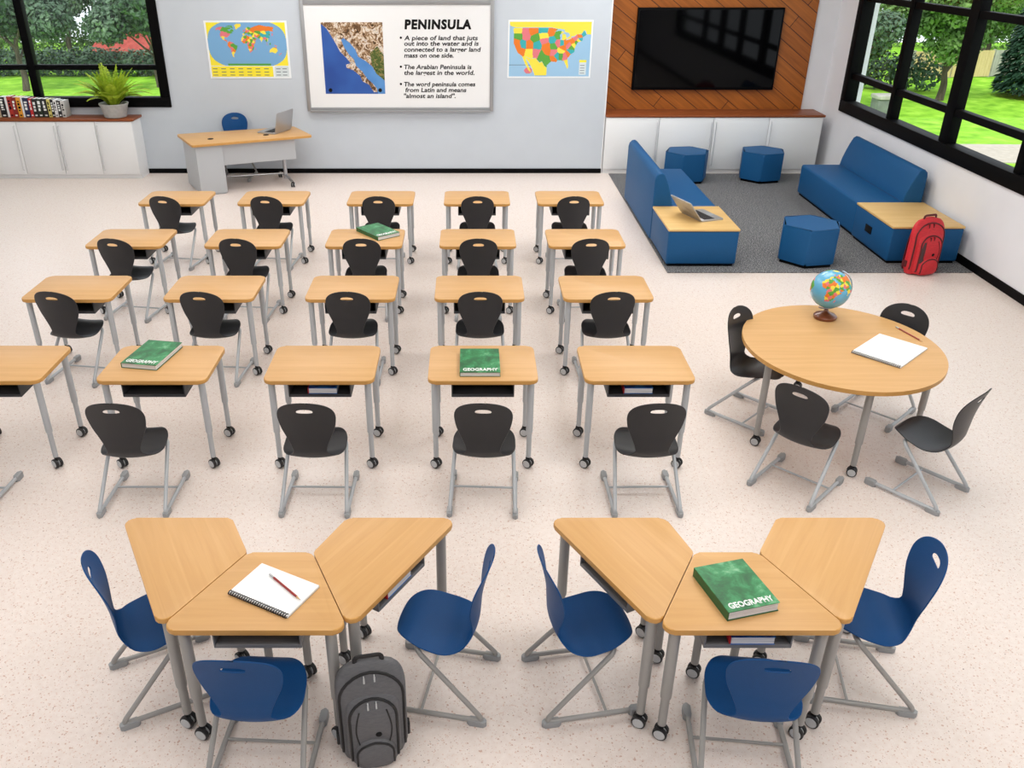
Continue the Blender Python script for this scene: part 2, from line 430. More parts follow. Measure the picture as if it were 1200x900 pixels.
treesR = [
 (tp, stA, (24.6, 46.5, GZ), .3, .95, 'broad green tree outside the right window, seen through its middle panes'),
 (tp, stA, (33.0, 58, GZ), 2.1, .95, 'light green tree overhanging the pale fence outside the right window'),
 (tq, stB, (18.3, 43.5, GZ), 1.2, .8, 'dark green tree outside the right window beside its corner frame'),
 (tp, stA, (25.6, 60.5, GZ), 4.0, 1.0, 'green tree behind the fence outside the right window, half hidden by nearer trees'),
 (tq, stB, (-24.6, 49.6, GZ), .5, .95, 'dark tree with forked trunk in the middle of the left window'),
 (tq, stB, (-17.6, 51, GZ), 2.6, .95, 'dark tree at the right edge of the left window, above the fern'),
 (tp, stA, (-32.2, 51.0, GZ), 5.0, .9, 'green tree left of the upright in the left window'),
 (tq, stB, (-29.0, 72, GZ), 4.4, 1.1, 'far dark tree filling the gap right of the forked trunk in the left window'),
 (tq, stB, (-36.5, 71, GZ), .9, 1.0, 'far dark tree filling the gap left of the forked trunk in the left window'),
 (tq, stB, (-38.5, 62, GZ), 1.7, .95, 'dark tree at the left edge of the picture in the left window'),
 (tp, stA, (-22.0, 64.5, GZ), 2.9, .9, 'pale green tree behind the red-roofed shed in the left window'),
 (tp, stA, (36.5, 65, GZ), 5.2, .9, 'light green tree far behind the fence, left of the cone-shaped evergreen'),
 (tq, stB, (-28.4, 65, GZ), 3.7, 1.0, 'distant dark tree showing between the nearer ones in the left window'),
]
for pr_, st_, loc, rz, s, lab in treesR:
    o = place(pr_, st_, loc, rz, lab, 'trees on the lawn outside'); o.scale = (s, s, s)
# conifer
t = thing('conifer_tree', 'dark cone-shaped evergreen at far right of the right window', 'tree', (29.9, 47.5, GZ))
bm = bmesh.new(); tube(bm, [(0, 0, 0), (0, 0, 4), (0, 0, 8)], [.25, .18, .05], 8); obj('trunk', bm, 'bark', t)
bm = bmesh.new(); rnd = random.Random(5)
for i in range(7500):
    z = .3+8.6*(rnd.random()**1.3); rad = (1.75*(1-(z/9.2)**1.7)+.1)*(rnd.random()**.25); a = rnd.random()*2*PI
    p = Vector((math.cos(a)*rad, math.sin(a)*rad, z)); u = Vector((math.cos(a), math.sin(a), -.5+rnd.gauss(0, .3))).normalized(); w = Vector((-math.sin(a), math.cos(a), rnd.gauss(0, .4))).normalized(); s = .2
    bm.faces.new([bm.verts.new(p+u*s), bm.verts.new(p+w*s*.5), bm.verts.new(p-u*s), bm.verts.new(p-w*s*.5)])
obj('foliage', bm, 'leafC', t, 0)
# hedges
def hedge(loc, L, H, W, leaf, label, rz=0, seed=1):
    rnd = random.Random(seed); bm = bmesh.new()
    nb = int(L/(H*.5)); bl = [(-L/2+L*(i+.5)/nb, rnd.uniform(-.1, .1), H*.5+rnd.uniform(-.15, .15), H*.55, 1.0) for i in range(nb)]
    leaf_crown(bm, bl, 520*nb, .12, rnd)
    o = obj('hedge', bm, leaf, None, 0, loc, rz); tag(o, label, 'hedge')
hedge((-26.0, 55.6, GZ), 26, 1.6, 1.2, 'leafB', 'long dark hedge at the end of the lawn in the left window', 0, 4)
hedge((22.6, 50.5, GZ), 6.5, 1.9, 1.2, 'leafB', 'dark hedge under the trees in the right window, left of the fence', R(-20), 6)
hedge((-30.0, 67.5, GZ), 40, 2.3, 1.2, 'leafA', 'tall far hedge behind the red-roofed shed in the left window', 0, 9)
hedge((36.0, 71.5, GZ), 34, 2.8, 1.2, 'leafA', 'tall far hedge behind the pale board fence in the right window', R(-12), 12)
# fence outside right window
t = thing('garden_fence', 'pale wooden board fence across the lawn in the right window', 'fence', (26.6, 54.2, GZ), R(8))
for i, (a, b, mm) in enumerate([(0, 2.6, 'fence_tan'), (2.6, 5.2, 'fence_tan'), (5.2, 7.8, 'fence_grey'), (7.8, 10.4, 'fence_grey'), (10.4, 13, 'fence_grey')]):
    bm = bmesh.new()
    x = a+.05
    while x < b-.05:
        box(bm, x, x+.17, 0, .03, .05, 1.55); x += .18
    box(bm, a, b, .03, .07, .35, .45); box(bm, a, b, .03, .07, 1.15, 1.25)
    obj('board_panel', bm, mm, t, 0)
for i in range(6):
    bm = bmesh.new(); box(bm, i*2.6-.06, i*2.6+.06, .03, .15, 0, 1.6); obj('fence_post', bm, 'fence_grey', t, 0)
t = thing('utility_box', 'grey-green utility box on the grass in the right window corner', 'utility box', (19.0, 40.5, GZ))
bm = bmesh.new(); box(bm, -.5, .5, -.4, .4, 0, 1.05, 0, .04); obj('box_body', bm, 'utility', t)
bm = bmesh.new(); prism(bm, roundpoly([(-.56, -.46), (.56, -.46), (.56, .46), (-.56, .46)], .1), 1.05, 1.2, 0, .03); obj('box_lid', bm, 'fence_grey', t)
t = thing('garden_shed', 'low red-roofed shed beyond the lawn in the left window', 'shed', (-21.5, 62.5, GZ))
bm = bmesh.new(); box(bm, -3.6, 3.6, -1.5, 1.5, 0, .9); obj('shed_wall', bm, 'red_roof', t, 0)
bm = bmesh.new(); v8 = [bm.verts.new(p) for p in [(-3.9, -1.8, .85), (3.9, -1.8, .85), (3.9, 1.8, .85), (-3.9, 1.8, .85), (-3.4, 0, 1.9), (3.4, 0, 1.9)]]
for f in [(0, 1, 5, 4), (1, 2, 5), (2, 3, 4, 5), (3, 0, 4), (3, 2, 1, 0)]: bm.faces.new([v8[i] for i in f])
obj('shed_roof', bm, 'red_roof', t, 0)

# ------------------------------------------------------------------ cabinets
CH = .91
def cabinet(x0, doors, y0, y1, label, plinth=.06):
    """doors: list of (width, handle side)"""
    w = sum(d[0] for d in doors)
    t = thing('storage_cabinet', label, 'cabinet', (x0, y0, 0))
    bm = bmesh.new(); box(bm, 0, w, .02, y1-y0, plinth, CH, 0, .003); box(bm, .0, w, .045, y1-y0, 0, plinth); obj('carcass', bm, 'white_paint', t, 0)
    x = 0
    for dw, side in doors:
        bm = bmesh.new(); box(bm, x+.004, x+dw-.004, 0, .019, plinth+.02, CH-.006, 0, .003); d = obj('cabinet_door', bm, 'white_paint', t)
        hx = x+dw-.035 if side == 'R' else x+.035
        bm = bmesh.new(); tube(bm, bendpath([(hx, .002, .15), (hx, -.03, .15), (hx, -.03, .84), (hx, .002, .84)], .012, 3), .008, 8); obj('handle', bm, 'pull', d)
        x += dw
    return t
YL0, YR0 = 13.84, 14.19
for x0, doors, lab in [
 (-9.1, [(.67, 'R'), (.62, 'L')], 'white storage cabinet in the left run, cut off by the picture edge'),
 (-7.81, [(.65, 'R'), (.63, 'R')], 'white double-door storage cabinet below the row of books'),
 (-6.53, [(.61, 'L'), (.59, 'L')], 'white double-door storage cabinet below the potted fern')]:
    cabinet(x0, doors, YL0, YB-.002, lab)
cabinet(2.21, [(.865, 'R'), (.88, 'R')], YR0, YA-.032, 'white double-door storage cabinet under the left half of the television')
cabinet(3.957, [(.89, 'L'), (.87, 'L')], YR0, YA-.032, 'white double-door storage cabinet under the right half of the television')
bm = bmesh.new(); box(bm, -9.12, -5.30, YL0-.012, YB-.002, CH+.001, CH+.035, 0, .004)
tag(obj('wooden_countertop', bm, 'counter'), 'brown wooden counter top under the books and fern', 'counter top')
bm = bmesh.new(); box(bm, 2.205, 5.74, YR0-.012, YA-.032, CH+.001, CH+.035, 0, .004)
tag(obj('wooden_countertop', bm, 'counter'), 'brown wooden counter top below the television', 'counter top')
CT = CH+.036

# television
t = thing('television', 'large black wall-mounted television on the wood panelling', 'television', (3.83, YA-.03, 1.26))
bm = bmesh.new(); box(bm, -1.16, 1.16, -.07, 0, 0, 1.24, 0, .006); obj('tv_body', bm, 'black_frame', t)
bm = bmesh.new(); box(bm, -1.13, 1.13, -.073, -.069, .04, 1.21); obj('screen', bm, 'black_gloss', t, 0)

# ------------------------------------------------------------------ whiteboard
t = thing('whiteboard', 'large grey-framed whiteboard showing the peninsula lesson', 'whiteboard', (0, YB, 0))
bm = bmesh.new()
bx0, bx1, bz0, bz1 = -2.60, .385, 1.0, 2.66
box(bm, bx0, bx0+.06, -.045, -.001, bz0, bz1, 0, .006); box(bm, bx1-.06, bx1, -.045, -.001, bz0, bz1, 0, .006)
box(bm, bx0+.06, bx1-.06, -.045, -.001, bz1-.09, bz1, 0, .006); box(bm, bx0+.06, bx1-.06, -.045, -.001, bz0, bz0+.06, 0, .006)
obj('frame', bm, 'board_frame', t)
bm = bmesh.new(); box(bm, bx0+.055, bx1-.055, -.03, -.001, bz0+.055, bz1-.085); obj('writing_surface', bm, 'board_white', t, 0)
bm = bmesh.new(); box(bm, bx0+.05, bx1-.05, -.09, -.045, bz0-.005, bz0+.02, 0, .005); obj('pen_ledge', bm, 'board_frame', t)
def wall_text(body, x, z, w, h, name, off=.012, shear=0, sp=1.0):
    bm = text_mesh(body, 'ink', w, h, .002, off, shear, spacing=sp)
    bmesh.ops.transform(bm, matrix=Matrix.Translation((x, -.0305, z)) @ Matrix.Rotation(R(90), 4, 'X'), verts=bm.verts)
    return obj(name, bm, 'ink', t, 0)
wall_text('PENINSULA', -1.0, 2.232, 1.03, .145, 'heading_text', .05, .08, 1.15)
def lines_text(lines, name):
    for body, x, z, w, dot in lines:
        b = text_mesh(body, 'ink', w, .0, .002, .02, .14)
        bmesh.ops.scale(b, vec=(1, .093, 1), verts=b.verts)
        bmesh.ops.transform(b, matrix=Matrix.Translation((x, -.0305, z)) @ Matrix.Rotation(R(90), 4, 'X'), verts=b.verts)
        obj(name, b, 'ink', t, 0)
        if dot:
            b = bmesh.new(); lathe(b, [(.018, 0), (.018, .003)], 12, (0, 0, 0), 0, Matrix.Translation((x-.05, -.0305, z+.035)) @ Matrix.Rotation(R(90), 4, 'X'))
            obj('bullet_mark', b, 'ink', t, 0)
DZ = -.043
lines_text([('A piece of land that juts', -1.012, 2.111+DZ, 1.144, 1), ('out into the water and is', -1.015, 2.031+DZ, 1.161, 0),
            ('connected to a larger land', -1.018, 1.944+DZ, 1.198, 0), ('mass on one side.', -1.021, 1.857+DZ, .774, 0)], 'bullet_text')
lines_text([('The Arabian Peninsula is', -1.027, 1.686+DZ, 1.061, 1), ('the largest in the world.', -1.03, 1.6+DZ, 1.111, 0)], 'bullet_text')
lines_text([('The word peninsula comes', -1.036, 1.427+DZ, 1.131, 1), ('from Latin and means', -1.019, 1.34+DZ, .971, 0), ('"almost an island".', -1.043, 1.249+DZ, .825, 0)], 'bullet_text')

def inside(p, poly):
    x, y = p; c = False; j = len(poly)-1
    for i in range(len(poly)):
        xi, yi = poly[i]; xj, yj = poly[j]
        if (yi > y) != (yj > y) and x < (xj-xi)*(y-yi)/(yj-yi)+xi: c = not c
        j = i
    return c

def gridmap(fn, w, h, nx, ny, mats, parent, name, x0, z0, y):
    """flat printed map: grid of cells, fn(u, v) gives a colour slot; merged cell rows keep it light"""
    bm = bmesh.new()
    for j in range(ny):
        i = 0
        while i < nx:
            k = fn((i+.5)/nx, (j+.5)/ny); i2 = i+1
            while i2 < nx and fn((i2+.5)/nx, (j+.5)/ny) == k: i2 += 1
            if k is not None:
                xa, xb = x0+w*i/nx, x0+w*i2/nx; za, zb = z0+h*j/ny, z0+h*(j+1)/ny
                f = bm.faces.new([bm.verts.new((xa, y, za)), bm.verts.new((xb, y, za)), bm.verts.new((xb, y, zb)), bm.verts.new((xa, y, zb))])
                f.material_index = k
            i = i2
    me = bpy.data.meshes.new(name); bm.to_mesh(me); bm.free()
    for k in mats: me.materials.append(M[k])
    return link(name, me, parent)

for nm, c in dict(m_ocean=(122, 172, 214), m_green=(92, 164, 66), m_orange=(232, 124, 44), m_yellow=(246, 224, 76), m_pink=(226, 122, 130), m_cyan=(60, 172, 176), m_paleblue=(156, 196, 226), m_leg=(250, 232, 60), m_pale=(214, 224, 226), m_border=(240, 244, 246), m_line=(86, 96, 110)).items():
    M[nm] = mat(nm, srgb(*c), .5, 0, .3)
M['terrain'] = noise_mat('relief_terrain', [(.34, srgb(52, 42, 26)), (.44, srgb(120, 84, 52)), (.52, srgb(196, 168, 136)), (.58, srgb(236, 226, 214)), (.68, srgb(90, 62, 38))], (13, 13, 13), 1, 6, .6, 0, .3, 1.2, .65)
M['terrain_green'] = noise_mat('relief_green', [(.36, srgb(40, 58, 26)), (.5, srgb(86, 106, 44)), (.6, srgb(150, 128, 84))], (26, 26, 26), 1, 5, .6, 0, .3, 1.0, .7)
M['sea_deep'] = noise_mat('sea_deep', [(.3, srgb(30, 72, 150)), (.7, srgb(44, 92, 172))], (2, 2, 2), 1, 2, .5)
M['sea_shallow'] = noise_mat('sea_shallow', [(.3, srgb(70, 128, 196)), (.7, srgb(90, 148, 210))], (3, 3, 3), 1, 2, .5)

# peninsula picture on the board
def nrm(poly): return [((x-665)/278, 1-(y-98)/312) for x, y in poly]
penin = nrm([(664, 104), (690, 125), (705, 150), (725, 185), (745, 225), (775, 255), (790, 275), (768, 280), (770, 295), (800, 305), (830, 330), (840, 355), (870, 370), (890, 402), (905, 402), (906, 388), (885, 362), (862, 342), (842, 312), (815, 287), (805, 257), (785, 237), (765, 207), (752, 172), (764, 165), (790, 185), (815, 215), (825, 245), (860, 265), (890, 290), (905, 320), (930, 340), (944, 352), (944, 97), (664, 97)])
gulf = nrm([(752, 172), (765, 207), (785, 237), (805, 257), (815, 287), (842, 312), (862, 342), (885, 362), (906, 388), (910, 412), (944, 412), (944, 352), (930, 340), (905, 320), (890, 290), (860, 265), (825, 245), (815, 215), (790, 185), (764, 165)])
greenp = nrm([(880, 230), (915, 200), (944, 240), (944, 352), (930, 340), (905, 320), (888, 285)])
isl = nrm([(760, 276), (800, 300), (790, 305), (764, 290)])
def fbaja(u, v):
    p = (u, v)
    if inside(p, penin): return 1 if inside(p, greenp) else 0
    if inside(p, gulf): return 3
    if inside((u-.06, v), penin) and v < .93: return 3 if (v > .55) else 2
    return 2
gridmap(fbaja, .95, 1.055, 150, 165, ['terrain', 'terrain_green', 'sea_deep', 'sea_shallow'], t, 'map_picture', -2.29, 1.27, -.0325)
for dx in (.08, .87):
    bm = bmesh.new(); lathe(bm, [(.03, 0), (.03, .004)], 16, (0, 0, 0), 0, Matrix.Translation((-2.29+dx, -.0325, 1.325)) @ Matrix.Rotation(R(90), 4, 'X')); obj('black_dot', bm, 'ink', t, 0)

# world map ---------------------------------------------------------
LAND = {
 'na': [(-168, 66), (-156, 71), (-130, 70), (-115, 68), (-95, 68), (-82, 68), (-80, 62), (-94, 59), (-92, 57), (-82, 55), (-79, 52), (-78, 58), (-72, 62), (-64, 60), (-56, 53), (-66, 50), (-60, 46), (-70, 43), (-76, 35), (-81, 31), (-80, 25), (-83, 29), (-90, 29), (-97, 27), (-97, 21), (-91, 19), (-87, 21), (-88, 16), (-83, 15), (-82, 9), (-78, 9), (-80, 7), (-87, 13), (-95, 16), (-105, 20), (-109, 26), (-114, 31), (-110, 23.5), (-117, 32), (-124, 40), (-124, 48), (-133, 56), (-150, 60), (-164, 54), (-158, 58), (-165, 62)],
 'gr': [(-55, 82), (-25, 82), (-20, 72), (-40, 65), (-45, 60), (-52, 64), (-55, 70), (-68, 77)],
 'ar': [(-120, 72), (-100, 76), (-80, 75), (-65, 65), (-75, 65), (-85, 70), (-110, 70)],
 'sa': [(-78, 8), (-72, 12), (-62, 10), (-51, 4), (-50, 0), (-35, -6), (-39, -15), (-48, -27), (-57, -36), (-65, -42), (-69, -54), (-74, -50), (-73, -38), (-70, -20), (-81, -6), (-80, 1)],
 'af': [(-6, 35), (10, 37), (20, 32), (32, 31), (43, 12), (51, 12), (40, -3), (40, -15), (33, -26), (20, -35), (14, -22), (9, -1), (9, 4), (-8, 4), (-17, 14), (-16, 24)],
 'ea': [(-9, 43), (-9, 37), (-2, 37), (3, 43), (12, 44), (16, 38), (18, 40), (13, 45.5), (20, 41), (23, 37), (27, 41), (36, 37), (35, 31), (44, 13), (59, 22), (51, 25), (48, 30), (57, 26), (67, 25), (73, 19), (77, 8), (80, 15), (90, 22), (95, 16), (99, 9), (103, 1.5), (101, 12), (109, 12), (106, 20), (117, 23), (122, 30), (120, 37), (126, 34), (129, 42), (140, 54), (156, 51), (162, 60), (179, 65), (179, 70), (140, 73), (105, 78), (70, 73), (45, 67), (40, 66), (25, 71), (12, 65), (5, 60), (10, 55), (0, 49), (-2, 44)],
 'uk': [(-6, 50), (1, 51), (-2, 58), (-6, 58)], 'jp': [(130, 32), (140, 36), (145, 44), (140, 43), (136, 36)],
 'au': [(114, -22), (130, -12), (137, -12), (142, -11), (153, -27), (147, -38), (138, -35), (129, -32), (115, -34)],
 'bo': [(109, 1), (117, 7), (119, 1), (115, -4)], 'su': [(95, 5), (106, -6), (104, -2)], 'ng': [(131, -1), (150, -9), (140, -8)], 'md': [(44, -20), (49, -13), (47, -25)], 'nz': [(173, -35), (178, -38), (170, -46), (167, -45)]}
LB = {k: (min(p[0] for p in v), max(p[0] for p in v), min(p[1] for p in v), max(p[1] for p in v)) for k, v in LAND.items()}
G_, O_, Y_, P_, C_ = 1, 2, 3, 4, 5
SEEDS = [(-100, 60, G_), (-120, 65, G_), (-80, 52, G_), (-150, 65, P_), (-98, 39, P_), (-84, 37, P_), (-115, 41, P_), (-103, 24, Y_), (-88, 15, O_), (-40, 74, Y_), (-90, 73, G_),
 (-52, -10, G_), (-45, -18, G_), (-62, -4, G_), (-65, -36, Y_), (-71, -46, Y_), (-75, -9, O_), (-73, 4, O_), (-64, 8, P_), (-64, -17, P_), (-58, -24, O_), (-71, -28, P_),
 (3, 28, G_), (17, 27, O_), (30, 27, Y_), (30, 15, G_), (18, 15, Y_), (8, 17, O_), (-3, 18, P_), (-10, 22, Y_), (-5, 9, O_), (8, 9, G_), (23, -3, G_), (40, 8, Y_), (46, 4, O_), (18, -12, O_), (24, -30, P_), (18, -22, Y_), (35, -6, O_), (28, -14, P_), (37, -17, G_), (38, 1, P_), (13, 5, P_),
 (-4, 40, Y_), (2, 47, G_), (10, 51, O_), (20, 52, P_), (31, 49, Y_), (25, 46, G_), (13, 43, G_), (15, 62, Y_), (26, 64, G_), (9, 61, P_), (35, 39, G_), (50, 60, O_), (70, 62, O_), (95, 62, O_), (120, 62, O_), (145, 65, O_), (170, 66, O_), (40, 55, O_),
 (68, 48, G_), (62, 40, Y_), (103, 46, Y_), (105, 35, C_), (90, 36, C_), (117, 32, C_), (122, 45, C_), (78, 22, Y_), (80, 14, Y_), (69, 30, G_), (66, 34, O_), (54, 33, P_), (44, 33, Y_), (46, 24, G_), (47, 16, O_), (96, 21, P_), (101, 15, G_), (107, 14, Y_), (102, 3, P_), (115, 1, G_), (127, 37, G_), (138, 36, P_), (134, -25, Y_), (140, -5, O_), (46, -20, P_), (172, -41, P_), (-2, 53, P_), (101, -1, O_)]
def world(lon, lat):
    for k, poly in LAND.items():
        b = LB[k]
        if b[0] <= lon <= b[1] and b[2] <= lat <= b[3] and inside((lon, lat), poly):
            return min(SEEDS, key=lambda s: ((s[0]-lon)*math.cos(R(lat)))**2+(s[1]-lat)**2)[2]
    return 0
MC = ['m_ocean', 'm_green', 'm_orange', 'm_yellow', 'm_pink', 'm_cyan', 'm_leg', 'm_pale', 'm_border', 'm_line', 'm_paleblue']
def fworld(u, v):
    X = (u-.5)*2; Y = (v-.5)*2
    if X*X/1.0+(abs(Y)**3.2)*.62 > 1.0: return 6
    lat = Y*88; lon = X*180/(math.cos(R(lat*.62)))+10
    if lat < -80: return 1 if abs(X) < .55 else 0
    if abs(lon) > 190: return 0
    if lon > 180: lon -= 360
    return world(lon, lat)
t = thing('world_map_poster', 'coloured world map poster with yellow corners left of the whiteboard', 'map poster', (-4.10, YB, 1.50))
bm = bmesh.new(); box(bm, 0, 1.28, -.006, -.0004, 0, .845); obj('poster_sheet', bm, 'm_border', t, 0)
gridmap(fworld, 1.22, .63, 170, 100, MC, t, 'printed_map', .03, .19, -.0075)
bm = bmesh.new(); box(bm, .03, 1.0, -.0075, -.006, .025, .18); box(bm, 1.03, 1.25, -.0075, -.006, .025, .18, 1)
for j in range(3):
    for i in range(7): box(bm, .05+i*.135, .05+i*.135+.075, -.0082, -.0075, .045+j*.047, .055+j*.047, 2)
    for i in range(2): box(bm, 1.05+i*.1, 1.12+i*.1, -.0082, -.0075, .045+j*.047, .055+j*.047, 2)
obj('map_legend', bm, ['m_leg', 'm_pale', 'm_line'], t, 0)

# US map --------------------------------------------------------------
USA = [(-124.7, 48.4), (-123, 49), (-95, 49), (-89.5, 48), (-92, 46.7), (-88, 47.3), (-84.5, 46.4), (-88, 45), (-87.5, 42), (-86.3, 42.2), (-86, 45.5), (-83.5, 45.2), (-82.6, 43), (-83.2, 41.7), (-79, 42.7), (-79, 43.4), (-76.5, 43.7), (-74.7, 45), (-71, 45.2), (-69.2, 47.4), (-67, 45), (-70, 43.5), (-70, 41.6), (-74, 40.5), (-75.5, 38), (-76, 36.8), (-75.7, 35.3), (-79, 33.5), (-81.3, 31.3), (-80.2, 26.5), (-80.8, 25.2), (-82.3, 27.5), (-84, 30), (-89, 30.3), (-90, 29.2), (-94, 29.6), (-97.3, 27.5), (-97.3, 26), (-99.3, 27), (-101.5, 29.8), (-103, 29), (-104.7, 30.2), (-106.5, 31.8), (-111, 31.4), (-114.8, 32.6), (-117.2, 32.6), (-120.6, 34.5), (-122.5, 37.3), (-124.3, 40.5), (-124, 45)]
MEX = [(-117.2, 32.4), (-114.8, 32.4), (-111, 31.2), (-106.5, 31.6), (-104.7, 30), (-103, 28.8), (-101.5, 29.6), (-99.3, 26.8), (-97.3, 25.8), (-97.7, 20), (-106, 20), (-109, 25.5), (-112.5, 30), (-114.6, 31.5), (-112, 27), (-109.6, 23), (-112, 24.6), (-115, 28.5)]
CAN = [(-123.3, 49.2), (-95, 49.2), (-89.5, 48.3), (-84.6, 48), (-84, 46.5), (-81, 46), (-80, 44.5), (-82.3, 43), (-82.6, 42.2), (-79, 43), (-79.2, 43.8), (-76.5, 44.2), (-74.7, 45.2), (-71, 45.4), (-69.2, 47.6), (-67.8, 47), (-67, 45.2), (-63, 45), (-63, 53), (-128, 53), (-127, 50)]
ST = [(-120.5, 47.4, Y_), (-120.5, 44, G_), (-120.5, 38.5, O_), (-118.5, 35.5, O_), (-122, 40.5, O_), (-117, 39.5, C_), (-114.3, 44.2, P_), (-115, 46.8, P_), (-109.5, 47, O_), (-111.7, 39.3, O_), (-111.8, 34.3, Y_), (-107.5, 43, G_), (-105.5, 39, C_), (-106, 34.4, P_), (-100.4, 47.5, C_), (-100.2, 44.4, Y_), (-99.7, 41.5, P_), (-98.4, 38.5, O_), (-97.5, 35.5, O_), (-99, 31.3, G_), (-102, 33, G_), (-97, 29.5, G_), (-94.5, 46.3, O_), (-93.4, 42, C_), (-92.5, 38.4, G_), (-92.4, 34.8, P_), (-92.2, 31, O_), (-89.8, 44.6, G_), (-89.2, 40, P_), (-86.3, 40, C_), (-85, 44, Y_), (-82.8, 40.4, O_), (-85.3, 37.5, O_), (-86.4, 35.8, Y_), (-89.7, 32.7, C_), (-86.8, 32.8, G_), (-83.4, 32.7, P_), (-81.8, 28.3, Y_), (-80.9, 33.9, O_), (-79.2, 35.5, C_), (-78.6, 37.5, G_), (-80.7, 38.8, P_), (-77.7, 41, O_), (-75.5, 43, P_), (-76.6, 39, Y_), (-74.5, 40.1, G_), (-72.7, 41.6, Y_), (-71.8, 42.4, C_), (-72, 44, O_), (-69.2, 45.3, C_)]
def state_id(lon, lat): return min(range(len(ST)), key=lambda i: ((ST[i][0]-lon)*.78)**2+(ST[i][1]-lat)**2)
def fus(u, v):
    lon = -127.5+u*64; lat = 20.8+v*31.5
    if inside((lon, lat), USA): return ST[state_id(lon, lat)][2]
    if inside((lon, lat), CAN): return 3
    if inside((lon, lat), MEX): return 3 if v > .02 else 0
    if .18 < u < .3 and .05 < v < .17: return 4 if ((u-.24)/.05)**2+((v-.11)/.06)**2 < 1 else 10
    if v < .22 and u < .34 and v > .205: return 9
    return 10
t = thing('country_map_poster', 'coloured map poster of the United States right of the whiteboard', 'map poster', (.6, YB, 1.505))
bm = bmesh.new(); box(bm, 0, 1.315, -.006, -.0004, 0, .85); obj('poster_sheet', bm, 'm_border', t, 0)
gridmap(fus, 1.265, .8, 170, 110, MC, t, 'printed_map', .025, .025, -.0075)
bm = bmesh.new(); box(bm, 1.13, 1.24, -.0085, -.0075, .05, .27); box(bm, 1.13, 1.24, -.0088, -.0085, .235, .27, 1)
for j in range(4): box(bm, 1.145, 1.215, -.0088, -.0085, .07+.038*j, .078+.038*j, 2)
obj('map_legend', bm, ['m_pale', 'm_leg', 'm_line'], t, 0)

# ------------------------------------------------------------------ chairs
prof = [(-.26, .875), (-.234, .785), (-.212, .69), (-.198, .60), (-.192, .52), (-.183, .455), (-.142, .404), (-.06, .39), (.04, .412), (.13, .437), (.18, .437), (.212, .42)]
fine = catmull([(0, a, b) for a, b in prof], 14)
cum = [0.0]
for a, b in zip(fine, fine[1:]): cum.append(cum[-1]+(b-a).length)
LT = cum[-1]
def curve_at(s):
    s = min(max(s, 0), LT)
    lo, hi = 0, len(cum)-1
    while hi-lo > 1:
        md = (lo+hi)//2
        if cum[md] <= s: lo = md
        else: hi = md
    f = (s-cum[lo])/(cum[hi]-cum[lo]); p = fine[lo].lerp(fine[hi], f)
    i0, i1 = max(lo-2, 0), min(hi+2, len(fine)-1)
    tg = (fine[i1]-fine[i0]).normalized()
    return p, tg
WID = [(0.0, .0), (.15, .186), (.235, .171), (.315, .137), (.38, .112), (.415, .108), (.455, .132), (.515, .18), (.585, .206), (.65, .209), (.73, .203)]
def hw(s):
    if s < .15: return .186*max(0, 1-((.15-s)/.15)**2.3)**.5
    if s > .67: return .208*max(0, 1-((s-.67)/(LT-.67))**2.3)**.5
    pts = WID[1:]
    for i in range(len(pts)-1):
        if pts[i][0] <= s <= pts[i+1][0]:
            p0 = pts[max(i-1, 0)][1]; p1 = pts[i][1]; p2 = pts[i+1][1]; p3 = pts[min(i+2, len(pts)-1)][1]
            t_ = (s-pts[i][0])/(pts[i+1][0]-pts[i][0])
            return .5*((2*p1)+(p2-p0)*t_+(2*p0-5*p1+4*p2-p3)*t_*t_+(3*p1-p0-3*p2+p3)*t_**3)
    return .2
def shell_pt(w, s):
    p, tg = curve_at(s)
    n = Vector((0, -tg.z, tg.y)); n = -n if n.z < -.2 and False else n
    n = Vector((0, 1, 0)) if n.length < .1 else n.normalized()
    if (n.y < 0 and s < .3) or (n.z < 0 and s > .45): n = -n
    if s < .34: k = .9
    else: k = .9-.4*min(1, (s-.34)/.3)
    return p+Vector((w, 0, 0))+n*(k*w*w)
def shell_n(w, s):
    e = .004
    du = shell_pt(w+e, s)-shell_pt(w-e, s); dv = shell_pt(w, min(s+e, LT))-shell_pt(w, max(s-e, 0))
    n = dv.cross(du).normalized()
    if (s < .3 and n.y < 0) or (s >= .3 and n.z+n.y < 0): n = -n
    return n
